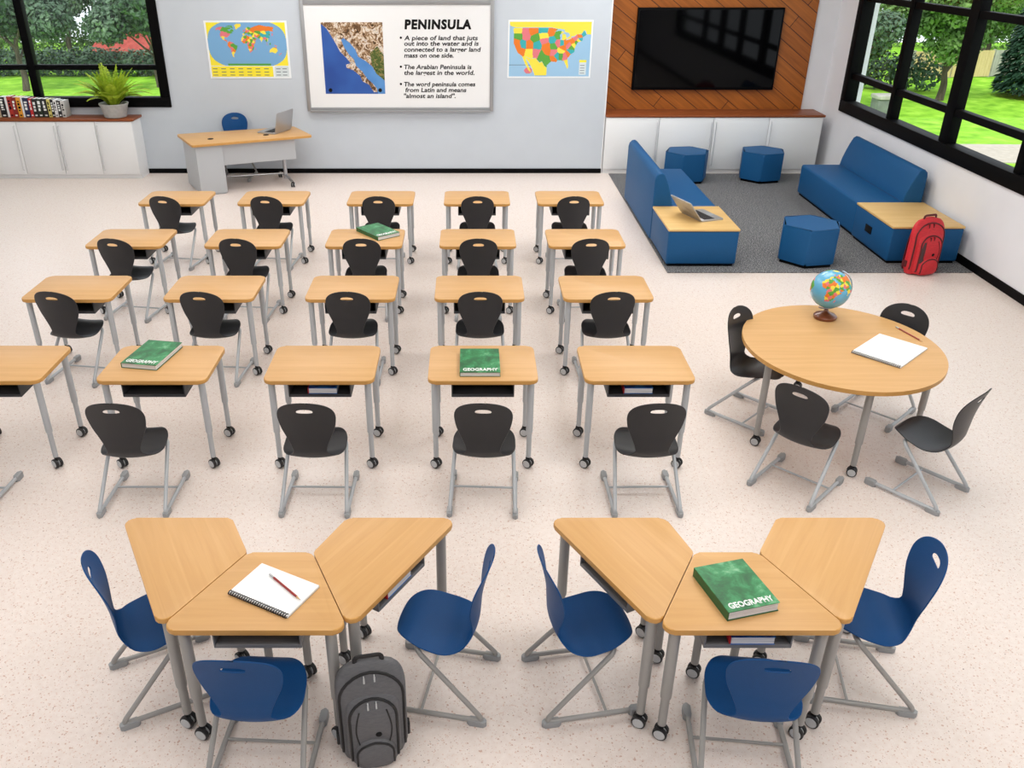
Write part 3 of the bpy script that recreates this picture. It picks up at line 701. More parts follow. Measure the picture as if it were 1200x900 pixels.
def build_shell():
    out = []
    NS = 54
    ss = [LT*(.5-.5*math.cos(PI*i/NS)) for i in range(NS+1)]
    right = [(hw(s), s) for s in ss[1:-1]]
    outline = [(0, 0)]+right+[(0, LT)]+[(-w, s) for w, s in right[::-1]]
    hole = []
    for k in range(26):
        a = 2*PI*k/26; hole.append((.056*math.copysign(abs(math.cos(a))**.75, math.cos(a)), .073-.019*math.copysign(abs(math.sin(a))**.8, math.sin(a))+.10*(.056*math.cos(a))**2/.056))
    SPL = .40
    pts = list(outline); edges = [(i, (i+1) % len(outline)) for i in range(len(outline))]
    h0 = len(pts); pts += hole; edges += [(h0+i, h0+(i+1) % len(hole)) for i in range(len(hole))]
    # seam between backrest and seat
    i_near = min(range(1, NS), key=lambda i: abs(ss[i]-SPL)); SPL = ss[i_near]
    a_i = i_near; b_i = len(outline)-i_near
    row = []
    for k in range(1, 12):
        row.append(len(pts)); pts.append((hw(SPL)*(1-2*k/12), SPL))
    chain = [a_i]+row+[b_i]
    edges += list(zip(chain, chain[1:]))
    s = .012
    while s < LT-.01:
        h = hw(s); w = -.192
        while w < .2:
            if abs(w) < h-.008 and abs(s-SPL) > .007:
                if not ((w/.066)**2+((s-.073)/.029)**2 < 1): pts.append((w, s))
            w += .016
        s += .0155
    r = delaunay_2d_cdt([Vector(p) for p in pts], edges, [], 0, 1e-6)
    vco, tris = r[0], r[2]
    def ok(f):
        cx = sum(vco[i].x for i in f)/len(f); cy = sum(vco[i].y for i in f)/len(f)
        return inside((cx, cy), outline) and not inside((cx, cy), hole)
    tris = [f for f in tris if ok(f)]
    P = [shell_pt(v.x, v.y) for v in vco]; N = [shell_n(v.x, v.y) for v in vco]
    TH = .0065
    # boundary edges of whole shell
    cnt = {}
    for f in tris:
        for i in range(3):
            e = (f[i], f[(i+1) % 3]); cnt.setdefault(tuple(sorted(e)), []).append(e)
    bnd = [v[0] for v in cnt.values() if len(v) == 1]
    def piece(sel):
        fs = [f for f in tris if sel(sum(vco[i].y for i in f)/3)]
        verts, norms, faces, mp = [], [], [], {}
        def vert(key, co, n):
            if key not in mp: mp[key] = len(verts); verts.append(co); norms.append(n)
            return mp[key]
        fn = (P[fs[0][1]]-P[fs[0][0]]).cross(P[fs[0][2]]-P[fs[0][0]])
        for f in fs:
            fn = (P[f[1]]-P[f[0]]).cross(P[f[2]]-P[f[0]])
            g = f if fn.dot(N[f[0]]) > 0 else f[::-1]
            faces.append([vert(('a', i), P[i]+N[i]*TH/2, N[i]) for i in g])
            faces.append([vert(('b', i), P[i]-N[i]*TH/2, -N[i]) for i in g[::-1]])
        vin = {i for f in fs for i in f}
        for i, j in bnd:
            if i in vin and j in vin:
                d = (vco[j]-vco[i]).normalized(); o2 = Vector((d.y, -d.x))
                c2 = (vco[i]+vco[j])/2+o2*.003
                if inside(tuple(c2), outline) and not inside(tuple(c2), hole): o2 = -o2
                for q in (i, j):
                    pass
                oi = (shell_pt(vco[i].x+o2.x*.002, vco[i].y+o2.y*.002)-P[i]); oj = (shell_pt(vco[j].x+o2.x*.002, vco[j].y+o2.y*.002)-P[j])
                if oi.length < 1e-6: oi = (shell_pt(vco[i].x, vco[i].y)-shell_pt(vco[i].x, vco[i].y-.004*(1 if o2.y > 0 else -1)))
                if oj.length < 1e-6: oj = (shell_pt(vco[j].x, vco[j].y)-shell_pt(vco[j].x, vco[j].y-.004*(1 if o2.y > 0 else -1)))
                oi.normalize(); oj.normalize()
                bul = .0035
                a0 = vert(('ra', i), P[i]+N[i]*TH/2, (N[i]+oi*.6).normalized()); a1 = vert(('ra', j), P[j]+N[j]*TH/2, (N[j]+oj*.6).normalized())
                m0 = vert(('rm', i), P[i]+oi*bul, oi); m1 = vert(('rm', j), P[j]+oj*bul, oj)
                b0 = vert(('rb', i), P[i]-N[i]*TH/2, (oi*.6-N[i]).normalized()); b1 = vert(('rb', j), P[j]-N[j]*TH/2, (oj*.6-N[j]).normalized())
                for q in ([a0, a1, m1, m0], [m0, m1, b1, b0]):
                    nn = (Vector(verts[q[1]])-Vector(verts[q[0]])).cross(Vector(verts[q[2]])-Vector(verts[q[0]]))
                    faces.append(q if nn.dot(oi) > 0 else q[::-1])
        return verts, norms, faces
    res = []
    for nm, sel in (('backrest', lambda s: s < SPL), ('seat', lambda s: s >= SPL)):
        v_, n_, f_ = piece(sel)
        me = bpy.data.meshes.new(nm); me.from_pydata([tuple(v) for v in v_], [], f_)
        for p in me.polygons: p.use_smooth = True
        me.normals_split_custom_set_from_vertices([tuple(n) for n in n_])
        res.append(me)
    return res
back_me, seat_me = build_shell()

def chair_proto(kind):
    plast = 'black_plastic' if kind == 'black' else 'blue_plastic'
    metal = 'leg' if kind == 'black' else 'leg_warm'
    t = thing('school_chair', '', 'chair')
    bk = back_me if kind == 'black' else back_me.copy(); st = seat_me if kind == 'black' else seat_me.copy()
    bk.materials.clear(); st.materials.clear()
    bk.materials.append(M[plast]); st.materials.append(M[plast])
    link('seat', st, t); link('backrest', bk, t)
    for s in (-1, 1):
        bm = bmesh.new()
        path = bendpath([(s*.10, .085, .408), (s*.195, .085, .418), (s*.222, -.262, .028), (s*.222, .23, .028)], .045, 6)
        tube(bm, path, .0132, 10)
        lg = obj('sled_leg', bm, metal, t)
        bm = bmesh.new(); prism(bm, roundpoly([(s*.222-.019, .175), (s*.222+.019, .175), (s*.222+.019, .258), (s*.222-.019, .258)], .014, 4), .0, .044, 0, .008); obj('foot_cap', bm, 'cap', lg)
        bm = bmesh.new(); prism(bm, roundpoly([(s*.222-.018, -.272), (s*.222+.018, -.272), (s*.222+.018, -.175), (s*.222-.018, -.175)], .014, 4), .0, .034, 0, .007); obj('foot_cap', bm, 'cap', lg)
    bm = bmesh.new(); tube(bm, [(-.222, .06, .03), (.222, .06, .03)], .0075, 8); obj('crossbar', bm, metal, t)
    bm = bmesh.new(); tube(bm, [(-.105, .085, .408), (.105, .085, .408)], .013, 10); obj('seat_support', bm, metal, t)
    return t
chair_black = chair_proto('black'); sb = []
chair_blue = chair_proto('blue'); su = []

# ------------------------------------------------------------------ caster mesh (shared)
def caster_mesh(r=.036):
    bm = bmesh.new()
    for s in (-1, 1):
        mt = Matrix.Translation((s*.017, 0, r)) @ Matrix.Rotation(R(90), 4, 'Y')
        lathe(bm, [(r*.80, -.011), (r*.97, -.009), (r, -.004), (r, .004), (r*.97, .009), (r*.80, .011)], 20, (0, 0, 0), 0, mt)
        for q in (-1, 1):
            lathe(bm, [(r*.78, q*.0105), (r*.74, q*.0135), (.004, q*.014)] if q > 0 else [(.004, q*.014), (r*.74, q*.0135), (r*.78, q*.0105)], 20, (0, 0, 0), 1, mt)
    box(bm, -.005, .005, -.012, .022, r*.9, r*2.2, 0, .002)
    tube(bm, [(0, .012, r*1.9), (0, .012, r*2.6)], .009, 8, 0)
    return finish(bm, 'caster', ['tyre', 'hub'], 40)
caster_me = caster_mesh()

def leg_mesh(z_top, r1=.024, r2=.0185, zs=.30):
    bm = bmesh.new()
    lathe(bm, [(r2*.6, .088), (r2, .09), (r2, zs-.004), (r1*.97, zs), (r1, zs+.012), (r1, z_top)], 16)
    return finish(bm, 'leg', 'leg', 40)

def tray(bm, w, d, h, th=.008):
    """book box, open towards -y, origin at its front top centre"""
    prism_poly = None
    box(bm, -w/2, w/2, 0, d, -h, -h+th, 0, .003)
    box(bm, -w/2, -w/2+th, 0, d, -h+th, 0, 0, .002); box(bm, w/2-th, w/2, 0, d, -h+th, 0, 0, .002)
    box(bm, -w/2+th, w/2-th, d-th, d, -h+th, 0)
    box(bm, -w/2+th, w/2-th, .0, .02, -h+th, -h+th+.014, 0, .004)

# ------------------------------------------------------------------ student desks
DW, DD, DH = .77, .58, .74
def desk_proto():
    t = thing('student_desk', '', 'desk')
    bm = bmesh.new(); prism(bm, roundpoly([(-DW/2, 0), (DW/2, 0), (DW/2, DD), (-DW/2, DD)], .055, 7), DH-.03, DH, 0, .007, 2, 1)
    obj('desktop', bm, ['maple', 'maple_edge'], t)
    lm = leg_mesh(DH-.031)
    for x in (-.338, .338):
        for y in (.055, DD-.075):
            l = link('leg', lm, t, (x, y, 0)); c = link('caster', caster_me, l, (0, 0, 0), R(random.choice([62, 55, 70])))
    bm = bmesh.new(); tray(bm, .44, .36, .115)
    obj('book_tray', bm, 'tray', t, loc=(0, .035, DH-.031))
    bm = bmesh.new()
    for x in (-.338, .338): tube(bm, [(x, .06, DH-.05), (x, DD-.08, DH-.05)], .012, 8)
    tube(bm, [(-.338, DD-.09, DH-.05), (.338, DD-.09, DH-.05)], .012, 8)
    obj('frame_rail', bm, 'leg', t)
    return t
desk = desk_proto(); sd = []
ROWS = [(9.71, 'row nearest the whiteboard', [-3.46, -2.31, -1.04, .089, 1.18]),
        (8.17, 'second row from the whiteboard', [-3.46, -2.27, -1.06, .085, 1.18]),
        (6.76, 'third row from the whiteboard', [-3.44, -2.23, -1.02, .087, 1.19]),
        (5.25, 'front desk row', [-3.37, -2.215, -1.05, .095, 1.19])]
CN = ['leftmost', 'second from left', 'middle one', 'second from right', 'rightmost']
for ri, (y, rn, xs) in enumerate(ROWS):
    for ci, x in enumerate(xs):
        extra = {(1, 2): 'with a green book on it, ', (3, 1): 'holding an angled green book, ', (3, 3): 'holding a squared-up green book, '}.get((ri, ci), '')
        place(desk, sd, (x, y, 0), 0, 'desk %s%s in the %s' % (extra, CN[ci], rn), 'student desks in rows')
        dy = -.31+.0 if ri == 3 else .09
        cx = {(3, 0): -3.48, (3, 1): -2.265, (3, 2): -1.04, (3, 3): .10, (3, 4): 1.195}.get((ri, ci), x+.005)
        rz = {(3, 1): 0, (3, 4): R(1), (3, 2): R(-1)}.get((ri, ci), R([-9, -5, -1, 0, 2][ci]) if ri < 3 else R(-3))
        place(chair_black, sb, (cx, y+dy, 0), rz, 'black chair at the %s desk of the %s' % (CN[ci] if ci != 2 else 'middle', rn), 'black chairs at the desk rows')

# ------------------------------------------------------------------ round table with chairs
RC = (2.81, 5.86)
t = thing('round_table', 'round maple-topped table with globe and notepad on it', 'table', (RC[0], RC[1], 0))
bm = bmesh.new(); prism(bm, [(.715*math.cos(2*PI*k/72), .775*math.sin(2*PI*k/72)) for k in range(72)], DH-.032, DH, 0, .007, 2, 1)
obj('tabletop', bm, ['maple', 'maple_edge'], t)
lmr = leg_mesh(DH-.033, .026, .021, .27); lmr.materials[0] = M['leg_warm']
for x, y in ((-.61, -.24), (-.04, -.67), (.64, -.17), (.02, .66)):
    l = link('leg', lmr, t, (x, y, 0)); link('caster', caster_me, l, (0, 0, 0), R(62+12*x))
bm = bmesh.new()
for x, y in ((-.61, -.24), (-.04, -.67), (.64, -.17), (.02, .66)): tube(bm, [(x, y, DH-.05), (0, 0, DH-.05)], .014, 8)
obj('frame_rail', bm, 'leg_warm', t)
for x, y, rz, lab in [(2.285, 6.08, -136, 'black plastic chair behind the left side of the round table'),
                      (2.333, 5.09, -45, 'black plastic chair with its back to the viewer, front left of the round table'),
                      (3.169, 5.045, 39, 'black plastic chair at the front right of the round table, seen side on'),
                      (3.325, 6.135, 133, 'black plastic chair behind the right side of the round table, mostly hidden')]:
    place(chair_black, sb, (x, y, 0), R(rz), lab, 'black chairs at the round table')

# ------------------------------------------------------------------ trapezoid tables
def trap_table(name_label, pts, front, tray_on, gap=.004):
    """pts: four corners (world); front: index i of the long edge pts[i]->pts[i+1]"""
    c = Vector((sum(p[0] for p in pts)/4, sum(p[1] for p in pts)/4))
    t = thing('trapezoid_table', name_label, 'table', (c.x, c.y, 0), 0, 'trapezoid tables in two clusters')
    L = [(p[0]-c.x, p[1]-c.y) for p in pts]
    bm = bmesh.new(); prism(bm, roundpoly(L, .045, 6), DH-.03, DH, 0, .007, 2, 1)
    d = Vector(L[(front+1) % 4])-Vector(L[front]); ang = math.atan2(d.y, d.x)
    # build the top in the table's own grain direction
    bmesh.ops.transform(bm, matrix=Matrix.Rotation(-ang, 4, 'Z'), verts=bm.verts)
    obj('tabletop', bm, ['maple_deep', 'maple_edge'], t, rz=ang)
    lm = leg_mesh(DH-.031, .027, .021, .27); lm.materials[0] = M['leg_warm']
    for i, p in enumerate(L):
        v = -Vector(p); a = (Vector(L[i-1])-Vector(p)).normalized(); b = (Vector(L[(i+1) % 4])-Vector(p)).normalized()
        q = Vector(p)+(a+b).normalized()*.11
        l = link('leg', lm, t, (q.x, q.y, 0)); link('caster', caster_me, l, (0, 0, 0), R(random.uniform(45, 75)))
    mid = (Vector(L[front])+Vector(L[(front+1) % 4]))/2
    inw = Vector((-d.y, d.x)).normalized()
    if inw.dot(-mid) < 0: inw = -inw
    p = mid+inw*.04
    # tray local +y must point inward
    ra = math.atan2(inw.y, inw.x)-PI/2
    bm = bmesh.new(); tray(bm, .40, .30, .115); obj('book_tray', bm, 'tray_warm', t, loc=(p.x, p.y, DH-.031), rz=ra)
    bm = bmesh.new()
    for i in range(4):
        a, b = Vector(L[i])*.8, Vector(L[(i+1) % 4])*.8
        if i != front: tube(bm, [(a.x, a.y, DH-.045), (b.x, b.y, DH-.045)], .012, 8)
    obj('frame_rail', bm, 'leg_warm', t)
    return t, (c.x+p.x, c.y+p.y), ra
tLl = trap_table('left wing table of the left trapezoid cluster, maple top with nothing on it', [(-1.835, 3.675), (-1.382, 2.862), (-1.108, 3.388), (-1.255, 3.675)], 0, True)
tLm = trap_table('middle trapezoid table of the left cluster, with notepad and pencil', [(-1.385, 2.845), (-.535, 2.845), (-.785, 3.388), (-1.102, 3.388)], 0, True)
tLr = trap_table('right wing table of the left trapezoid cluster, behind the grey backpack', [(-.537, 2.862), (-.055, 3.675), (-.645, 3.675), (-.779, 3.388)], 0, True)
tRl = trap_table('left wing table of the right trapezoid cluster, its open tray facing left', [(.412, 3.675), (.839, 2.862), (1.119, 3.388), (1.035, 3.675)], 0, True)
tRm = trap_table('middle trapezoid table of the right cluster, with a thick green book', [(.836, 2.845), (1.690, 2.845), (1.440, 3.388), (1.125, 3.388)], 0, True)
tRr = trap_table('right wing table of the right trapezoid cluster, maple top with nothing on it', [(1.688, 2.862), (2.215, 3.675), (1.625, 3.675), (1.446, 3.388)], 0, True)
for x, y, rz, lab in [(-1.575, 3.26, -63, 'blue chair at the left wing of the left table cluster'),
                      (-.955, 2.79, -3, 'blue chair in front of the table with the notepad'),
                      (-.14, 3.235, 79, 'blue chair right of the grey backpack, facing left'),
                      (.588, 3.226, -80, 'blue chair left of the right table cluster, facing right'),
                      (1.285, 2.79, -6, 'blue chair in front of the table with the thick green book'),
                      (2.013, 3.293, 79, 'blue chair at the far right of the right table cluster')]:
    place(chair_blue, su, (x, y, 0), R(rz), lab, 'blue chairs at the table clusters')
o = place(chair_blue, su, (-3.78, 13.92, 0), R(180), 'blue chair behind the teacher desk, only its back showing above the top', None); o.scale = (1.1, 1.1, 1.12)
if 'group' in o: del o['group']

# ------------------------------------------------------------------ teacher desk
A, B, C_p, D = Vector((-4.08, 12.74)), Vector((-2.43, 13.47)), Vector((-2.84, 14.18)), Vector((-4.55, 13.56))
def lerp2(u, v):  # u along A->B, v towards back
    return A.lerp(B, u).lerp(D.lerp(C_p, u), v)
t = thing('teacher_desk', 'teacher desk with maple top and grey panels before the whiteboard wall', 'desk', (-3.48, 13.45, 0))
o0 = Vector((-3.48, 13.45))
def loc2(u, v): q = lerp2(u, v)-o0; return (q.x, q.y)
bm = bmesh.new(); prism(bm, roundpoly([loc2(0, 0), loc2(1, 0), loc2(1, 1), loc2(0, 1)], .03, 4), .735, .77, 0, .005, 2, 1); obj('desktop', bm, ['maple', 'maple_edge'], t)
M['desk_grey'] = mat('desk_grey', srgb(186, 189, 193), .5)
bm = bmesh.new(); prism(bm, [loc2(.03, .05), loc2(.245, .05), loc2(.245, .9), loc2(.03, .9)], .02, .734, 0, .003)
prism(bm, [loc2(.04, .07), loc2(.235, .07), loc2(.235, .88), loc2(.04, .88)], 0, .02)
obj('pedestal', bm, 'desk_grey', t)
bm = bmesh.new(); prism(bm, [loc2(.246, .09), loc2(.86, .09), loc2(.86, .115), loc2(.246, .115)], .42, .734, 0, .002); obj('modesty_panel', bm, 'desk_grey', t)
bm = bmesh.new(); p0 = loc2(.80, .40); tube(bm, [(p0[0], p0[1], .07), (p0[0], p0[1], .734)], .032, 12)
f0, f1 = loc2(.80, .02), loc2(.82, .86)
tube(bm, catmull([(f0[0], f0[1], .075), (p0[0], p0[1], .12), (f1[0], f1[1], .075)], 5), .02, 8)
lg = obj('column_leg', bm, 'chrome', t)
for q in (f0, f1): link('caster', caster_me, lg, (q[0], q[1], 0))
bm = bmesh.new(); a0, a1 = loc2(.25, .55), loc2(.8, .42); tube(bm, [(a0[0], a0[1], .15), (a1[0], a1[1], .15)], .014, 8); obj('stretcher', bm, 'chrome', t)
for u, v in ((.2, .38), (.66, .36)):
    q = loc2(u, v); bm = bmesh.new(); lathe(bm, [(.045, .7701), (.043, .776), (.03, .777), (.001, .776)], 20, (q[0], q[1], 0)); obj('cable_grommet', bm, 'ink', t)

# ------------------------------------------------------------------ laptops
def laptop(loc, rz, tilt, label, s=1.0):
    """origin at hinge centre; user side -y"""
    t = thing('laptop', label, 'laptop', loc, rz); t.scale = (s, s, s)
    w, d = .36, .25
    bm = bmesh.new(); prism(bm, roundpoly([(-w/2, -d), (w/2, -d), (w/2, 0), (-w/2, 0)], .012, 4), 0, .014, 0, .003); obj('base', bm, 'alu', t)
    bm = bmesh.new()
    for j in range(5):
        for i in range(13): box(bm, -.155+i*.024, -.155+i*.024+.021, -.045-j*.024-.02, -.045-j*.024, .014, .0165, 0)
    obj('keyboard', bm, 'keys', t, 0)
    bm = bmesh.new(); box(bm, -.05, .05, -d+.012, -d+.075, .014, .0148); obj('touchpad', bm, 'cap', t, 0)
    bm = bmesh.new(); prism(bm, roundpoly([(-w/2, 0), (w/2, 0), (w/2, .24), (-w/2, .24)], .012, 4), -.008, 0, 0, .002)
    mt = Matrix.Translation((0, 0, .012)) @ Matrix.Rotation(R(90-tilt), 4, 'X')
    bmesh.ops.transform(bm, matrix=mt, verts=bm.verts); sc = obj('screen_lid', bm, 'alu', t)
    bm = bmesh.new(); box(bm, -w/2+.012, w/2-.012, .016, .228, 0, .0008); bmesh.ops.transform(bm, matrix=mt, verts=bm.verts); obj('display', bm, 'black_gloss', sc, 0)
laptop((-2.93, 13.74, .7715), math.atan2(.36, -.93)+PI/2, 12, 'grey laptop open on the right end of the teacher desk', 1.3)

# ------------------------------------------------------------------ lounge
bm = bmesh.new(); box(bm, 2.31, 5.872, 9.43, 14.17, .001, .012, 0, .004)
tag(obj('carpet', bm, 'carpet'), 'dark grey speckled carpet under the blue lounge seats', 'carpet')
CZ = .0125
def sofa(x_out, x_in, y0, y1, label):
    sgn = 1 if x_in > x_out else -1; w = abs(x_in-x_out)
    t = thing('lounge_sofa', label, 'sofa', (x_out, y0, CZ)); Ls = y1-y0
    X = lambda a: sgn*a
    bm = bmesh.new(); box(bm, min(X(.1), X(w)), max(X(.1), X(w)), .0, Ls, .03, .45, 0, .03, 4); obj('seat_block', bm, 'blue_vinyl', t)
    bm = bmesh.new(); box(bm, min(X(.04), X(w-.03)), max(X(.04), X(w-.03)), .03, Ls-.03, 0, .035); obj('plinth', bm, 'base_black', t, 0)
    # backrest profile in (x,z), extruded along y
    pr = [(0, .03), (0, .78), (.012, .83), (.045, .862), (.085, .868), (.12, .845), (.16, .76), (.2, .65), (.232, .55), (.25, .452), (.25, .03)]
    bm = bmesh.new()
    n = len(pr); a = [bm.verts.new((X(x), .0, z)) for x, z in pr]; b = [bm.verts.new((X(x), Ls, z)) for x, z in pr]
    fa = bm.faces.new(a); fb = bm.faces.new(b[::-1])
    for i in range(n): bm.faces.new((a[i], b[i], b[(i+1) % n], a[(i+1) % n]))
    bmesh.ops.recalc_face_normals(bm, faces=bm.faces)
    bmesh.ops.bevel(bm, geom=list(fa.edges)+list(fb.edges), offset=.018, segments=3, profile=.5, affect='EDGES')
    obj('backrest', bm, 'blue_vinyl', t, 45)
    bm = bmesh.new(); tube(bm, [(X(.252), .02, .452), (X(.252), Ls-.02, .452)], .005, 6); obj('piping', bm, 'blue_pipe', t)
    return t
sofa(2.315, 3.13, 10.6, 12.62, 'blue sofa on the left of the lounge, its back towards the desks')
sofa(5.80, 4.985, 10.78, 12.88, 'blue sofa against the wall under the right window')
def end_table(x0, x1, y0, y1, label, slot):
    t = thing('end_table', label, 'table', ((x0+x1)/2, (y0+y1)/2, CZ)); w = x1-x0; d = y1-y0
    bm = bmesh.new(); box(bm, -w/2+.005, w/2-.005, -d/2+.005, d/2-.005, .03, .43, 0, .02, 3); obj('upholstered_base', bm, 'blue_vinyl', t)
    bm = bmesh.new(); box(bm, -w/2+.03, w/2-.03, -d/2+.03, d/2-.03, 0, .035); obj('plinth', bm, 'base_black', t, 0)
    bm = bmesh.new(); prism(bm, roundpoly([(-w/2, -d/2), (w/2, -d/2), (w/2, d/2), (-w/2, d/2)], .012, 3), .4305, .455, 0, .004); obj('tabletop', bm, 'table_oak', t)
    if slot:
        bm = bmesh.new(); box(bm, -w/2-.004, -w/2+.006, -.02, .16, .2, .29, 0, .004); obj('power_outlet', bm, 'ink', t)
end_table(2.315, 3.15, 9.61, 10.59, 'low blue table with wooden top and laptop, at the left sofa', False)
end_table(4.965, 5.82, 9.715, 10.77, 'low blue table with wooden top behind the red backpack', True)
hx = Vector((.347, -.938))
laptop((2.69, 10.10, CZ+.4555), math.atan2(.347, .938)+PI/2, 38, 'silver laptop open on the low table at the left sofa', 1.22)
def ottoman(x, y, a0, label):
    t = thing('hexagonal_ottoman', label, 'ottoman', (x, y, CZ), 0, 'hexagonal ottomans in the lounge')
    poly = [(.36*math.cos(R(a0+60*k)), .36*math.sin(R(a0+60*k))) for k in range(6)]
    bm = bmesh.new(); prism(bm, roundpoly(poly, .03, 3), .04, .46, 0, .035, 3); obj('cushion_body', bm, 'blue_vinyl', t, 50)
    bm = bmesh.new(); prism(bm, [(p[0]*.92, p[1]*.92) for p in poly], 0, .045); obj('plinth', bm, 'base_black', t, 0)
ottoman(4.06, 9.86, -110, 'blue hexagonal ottoman alone in the middle front of the carpet')
ottoman(4.69, 13.80, -105, 'blue hexagonal ottoman by the cabinets, in front of the right cabinet doors')
ottoman(3.47, 13.76, -112, 'blue hexagonal ottoman by the cabinets, half hidden behind the left sofa')

# ------------------------------------------------------------------ books, pads, pencils, globe
def geo_book(loc, rz, w, d, th, label):
    t = thing('geography_book', label, 'book', loc, rz, 'green geography textbooks')
    bm = bmesh.new(); box(bm, -w/2+.004, w/2-.005, -d/2+.004, d/2-.004, .0035, th-.0035); obj('pages', bm, 'page_edge', t, 0)
    bm = bmesh.new(); box(bm, -w/2, w/2, -d/2, d/2, 0, .0035); box(bm, -w/2, -w/2+.004, -d/2, d/2, .0035, th-.0035); obj('cover', bm, 'green_edge', t, 0)
    bm = bmesh.new(); box(bm, -w/2, w/2, -d/2, d/2, th-.0035, th, 0, .001); c = obj('front_cover', bm, 'geo_cover', t, 0)
    b = text_mesh('GEOGRAPHY', 'white_ink', w*.86, d*.115, .0014, .03)
    bmesh.ops.transform(b, matrix=Matrix.Translation((-w*.42, -d*.44, th)), verts=b.verts); obj('title_lettering', b, 'white_ink', c, 0)
geo_book((-2.315, 5.63, DH+.0005), R(-10), .27, .40, .04, 'green geography book lying at an angle on the second desk of the front row')
geo_book((.075, 5.51, DH+.0005), 0, .285, .39, .035, 'green geography book lying square on a front row desk')
geo_book((-.95, 8.60, DH+.0005), R(38), .27, .42, .04, 'green geography book on a second row desk, above a chair back')
geo_book((1.24, 3.09, DH+.0005), R(15), .26, .32, .05, 'thick green geography book on the right trapezoid cluster')

def tray_book(loc, rz, label, w=.2, d=.24, th=.045):
    t = thing('blue_book', label, 'book', loc, rz, 'blue books in desk trays')
    bm = bmesh.new(); box(bm, -w/2+.003, w/2-.003, .003, d-.003, .003, th-.003); obj('pages', bm, 'page_edge', t, 0)
    bm = bmesh.new(); box(bm, -w/2, w/2, 0, d, 0, .003); box(bm, -w/2, w/2, 0, d, th-.003, th); obj('cover', bm, 'blue_cover', t, 0)
    bm = bmesh.new(); box(bm, -w/2-.006, -w/2, 0, d, 0, th, 0, .003); obj('spine', bm, 'red_cover', t, 0)
TZ = DH-.031-.115+.0225
tray_book((-1.05+.02, 5.25+.045, TZ), 0, 'blue book in the tray of the middle front row desk')
tray_book((1.19+.0, 5.25+.045, TZ), 0, 'blue book in the tray of the rightmost front row desk')
for (tt, pp, ra), lab, off in ((tLr, 'blue book in the tray of the table behind the grey backpack', -.02), (tRm, 'blue book in the tray of the table with the thick green book', .02)):
    tray_book((pp[0]+off*math.cos(ra), pp[1]+off*math.sin(ra), TZ), ra, lab, .2, .22)

def notepad(loc, rz, w, d, label):
    """spiral along local front (-y) edge"""
    t = thing('spiral_notepad', label, 'notepad', loc, rz)
    bm = bmesh.new(); box(bm, -w/2, w/2, -d/2, d/2, .002, .012, 0); obj('pages', bm, 'paper', t, 0)
    bm = bmesh.new(); box(bm, -w/2-.001, w/2+.001, -d/2, d/2, 0, .002, 0); obj('backing_card', bm, 'cap', t, 0)
    bm = bmesh.new(); n = 26
    for i in range(n):
        x = -w/2+w*(i+.5)/n
        tube(bm, [(x+.001*math.cos(a), -d/2+.002+.0115*math.cos(a), .0105+.0095*math.sin(a)) for a in [2*PI*k/10 for k in range(11)]], .0026, 5, 0, False)
    obj('spiral_binding', bm, 'wire', t)
def pencil(loc, p0, p1, label):
    d = Vector((p1[0]-p0[0], p1[1]-p0[1])); L = d.length; rz = math.atan2(d.y, d.x)
    t = thing('pencil', label, 'pencil', (p0[0], p0[1], loc), rz)
    ry = Matrix.Rotation(R(90), 4, 'Y'); r = .0055; up = Matrix.Translation((0, 0, r))
    bm = bmesh.new(); lathe(bm, [(r, .035), (r, L-.03)], 6, (0, 0, 0), 0, up @ ry); obj('barrel', bm, 'pencil_red', t, 0)
    bm = bmesh.new(); lathe(bm, [(r*.95, 0), (r, .012), (r, .035)], 10, (0, 0, 0), 0, up @ ry); obj('ferrule', bm, 'ferrule', t)
    bm = bmesh.new(); lathe(bm, [(r, L-.03), (r*.3, L-.008)], 8, (0, 0, 0), 0, up @ ry); lathe(bm, [(r*.3, L-.008), (.0003, L)], 8, (0, 0, 0), 1, up @ ry); obj('tip', bm, ['pencil_wood', 'graphite'], t)
notepad((-.915, 3.105, DH+.0005), R(-28), .345, .235, 'white spiral notepad on the left trapezoid cluster, under a pencil')
pencil(DH+.013, (-.955, 3.20), (-.775, 3.02), 'red pencil lying on the notepad of the left trapezoid cluster')
notepad((3.12, 5.735, DH+.0005), R(-47), .36, .47, 'large white spiral notepad on the round table')
pencil(DH+.0005, (3.36, 6.17), (3.44, 5.89), 'red pencil on the round table behind the notepad')

# globe
t = thing('desk_globe', 'small coloured globe on a wooden base on the round table', 'globe', (2.87, 6.36, DH+.0005))
bm = bmesh.new(); lathe(bm, [(.084, 0), (.09, .01), (.09, .022), (.078, .034), (.05, .042), (.026, .055), (.016, .07), (.012, .08)], 32); obj('base', bm, 'globe_wood', t)
GR = .152; gc_ = Vector((0, 0, .076+.02+GR)); tilt = Matrix.Rotation(R(23), 4, 'Y')
NL, NT = 120, 60; bm = bmesh.new(); grid = []
for j in range(NT+1):
    la = PI*(j/NT-.5); row = []
    for i in range(NL):
        lo = 2*PI*i/NL; row.append(bm.verts.new(gc_+tilt @ Vector((GR*math.cos(la)*math.cos(lo), GR*math.cos(la)*math.sin(lo), GR*math.sin(la)+(0 if 0 < j < NT else 0))) if 0 < j < NT else gc_+tilt @ Vector((GR*.01*math.cos(lo), GR*.01*math.sin(lo), GR*(1 if j else -1)))))
    grid.append(row)
for j in range(NT):
    for i in range(NL):
        f = bm.faces.new((grid[j][i], grid[j][(i+1) % NL], grid[j+1][(i+1) % NL], grid[j+1][i]))
        lon = ((i+.5)/NL*360+90+45+180) % 360-180; lat = ((j+.5)/NT-.5)*180
        f.material_index = world(lon, lat) if lat > -75 else 7
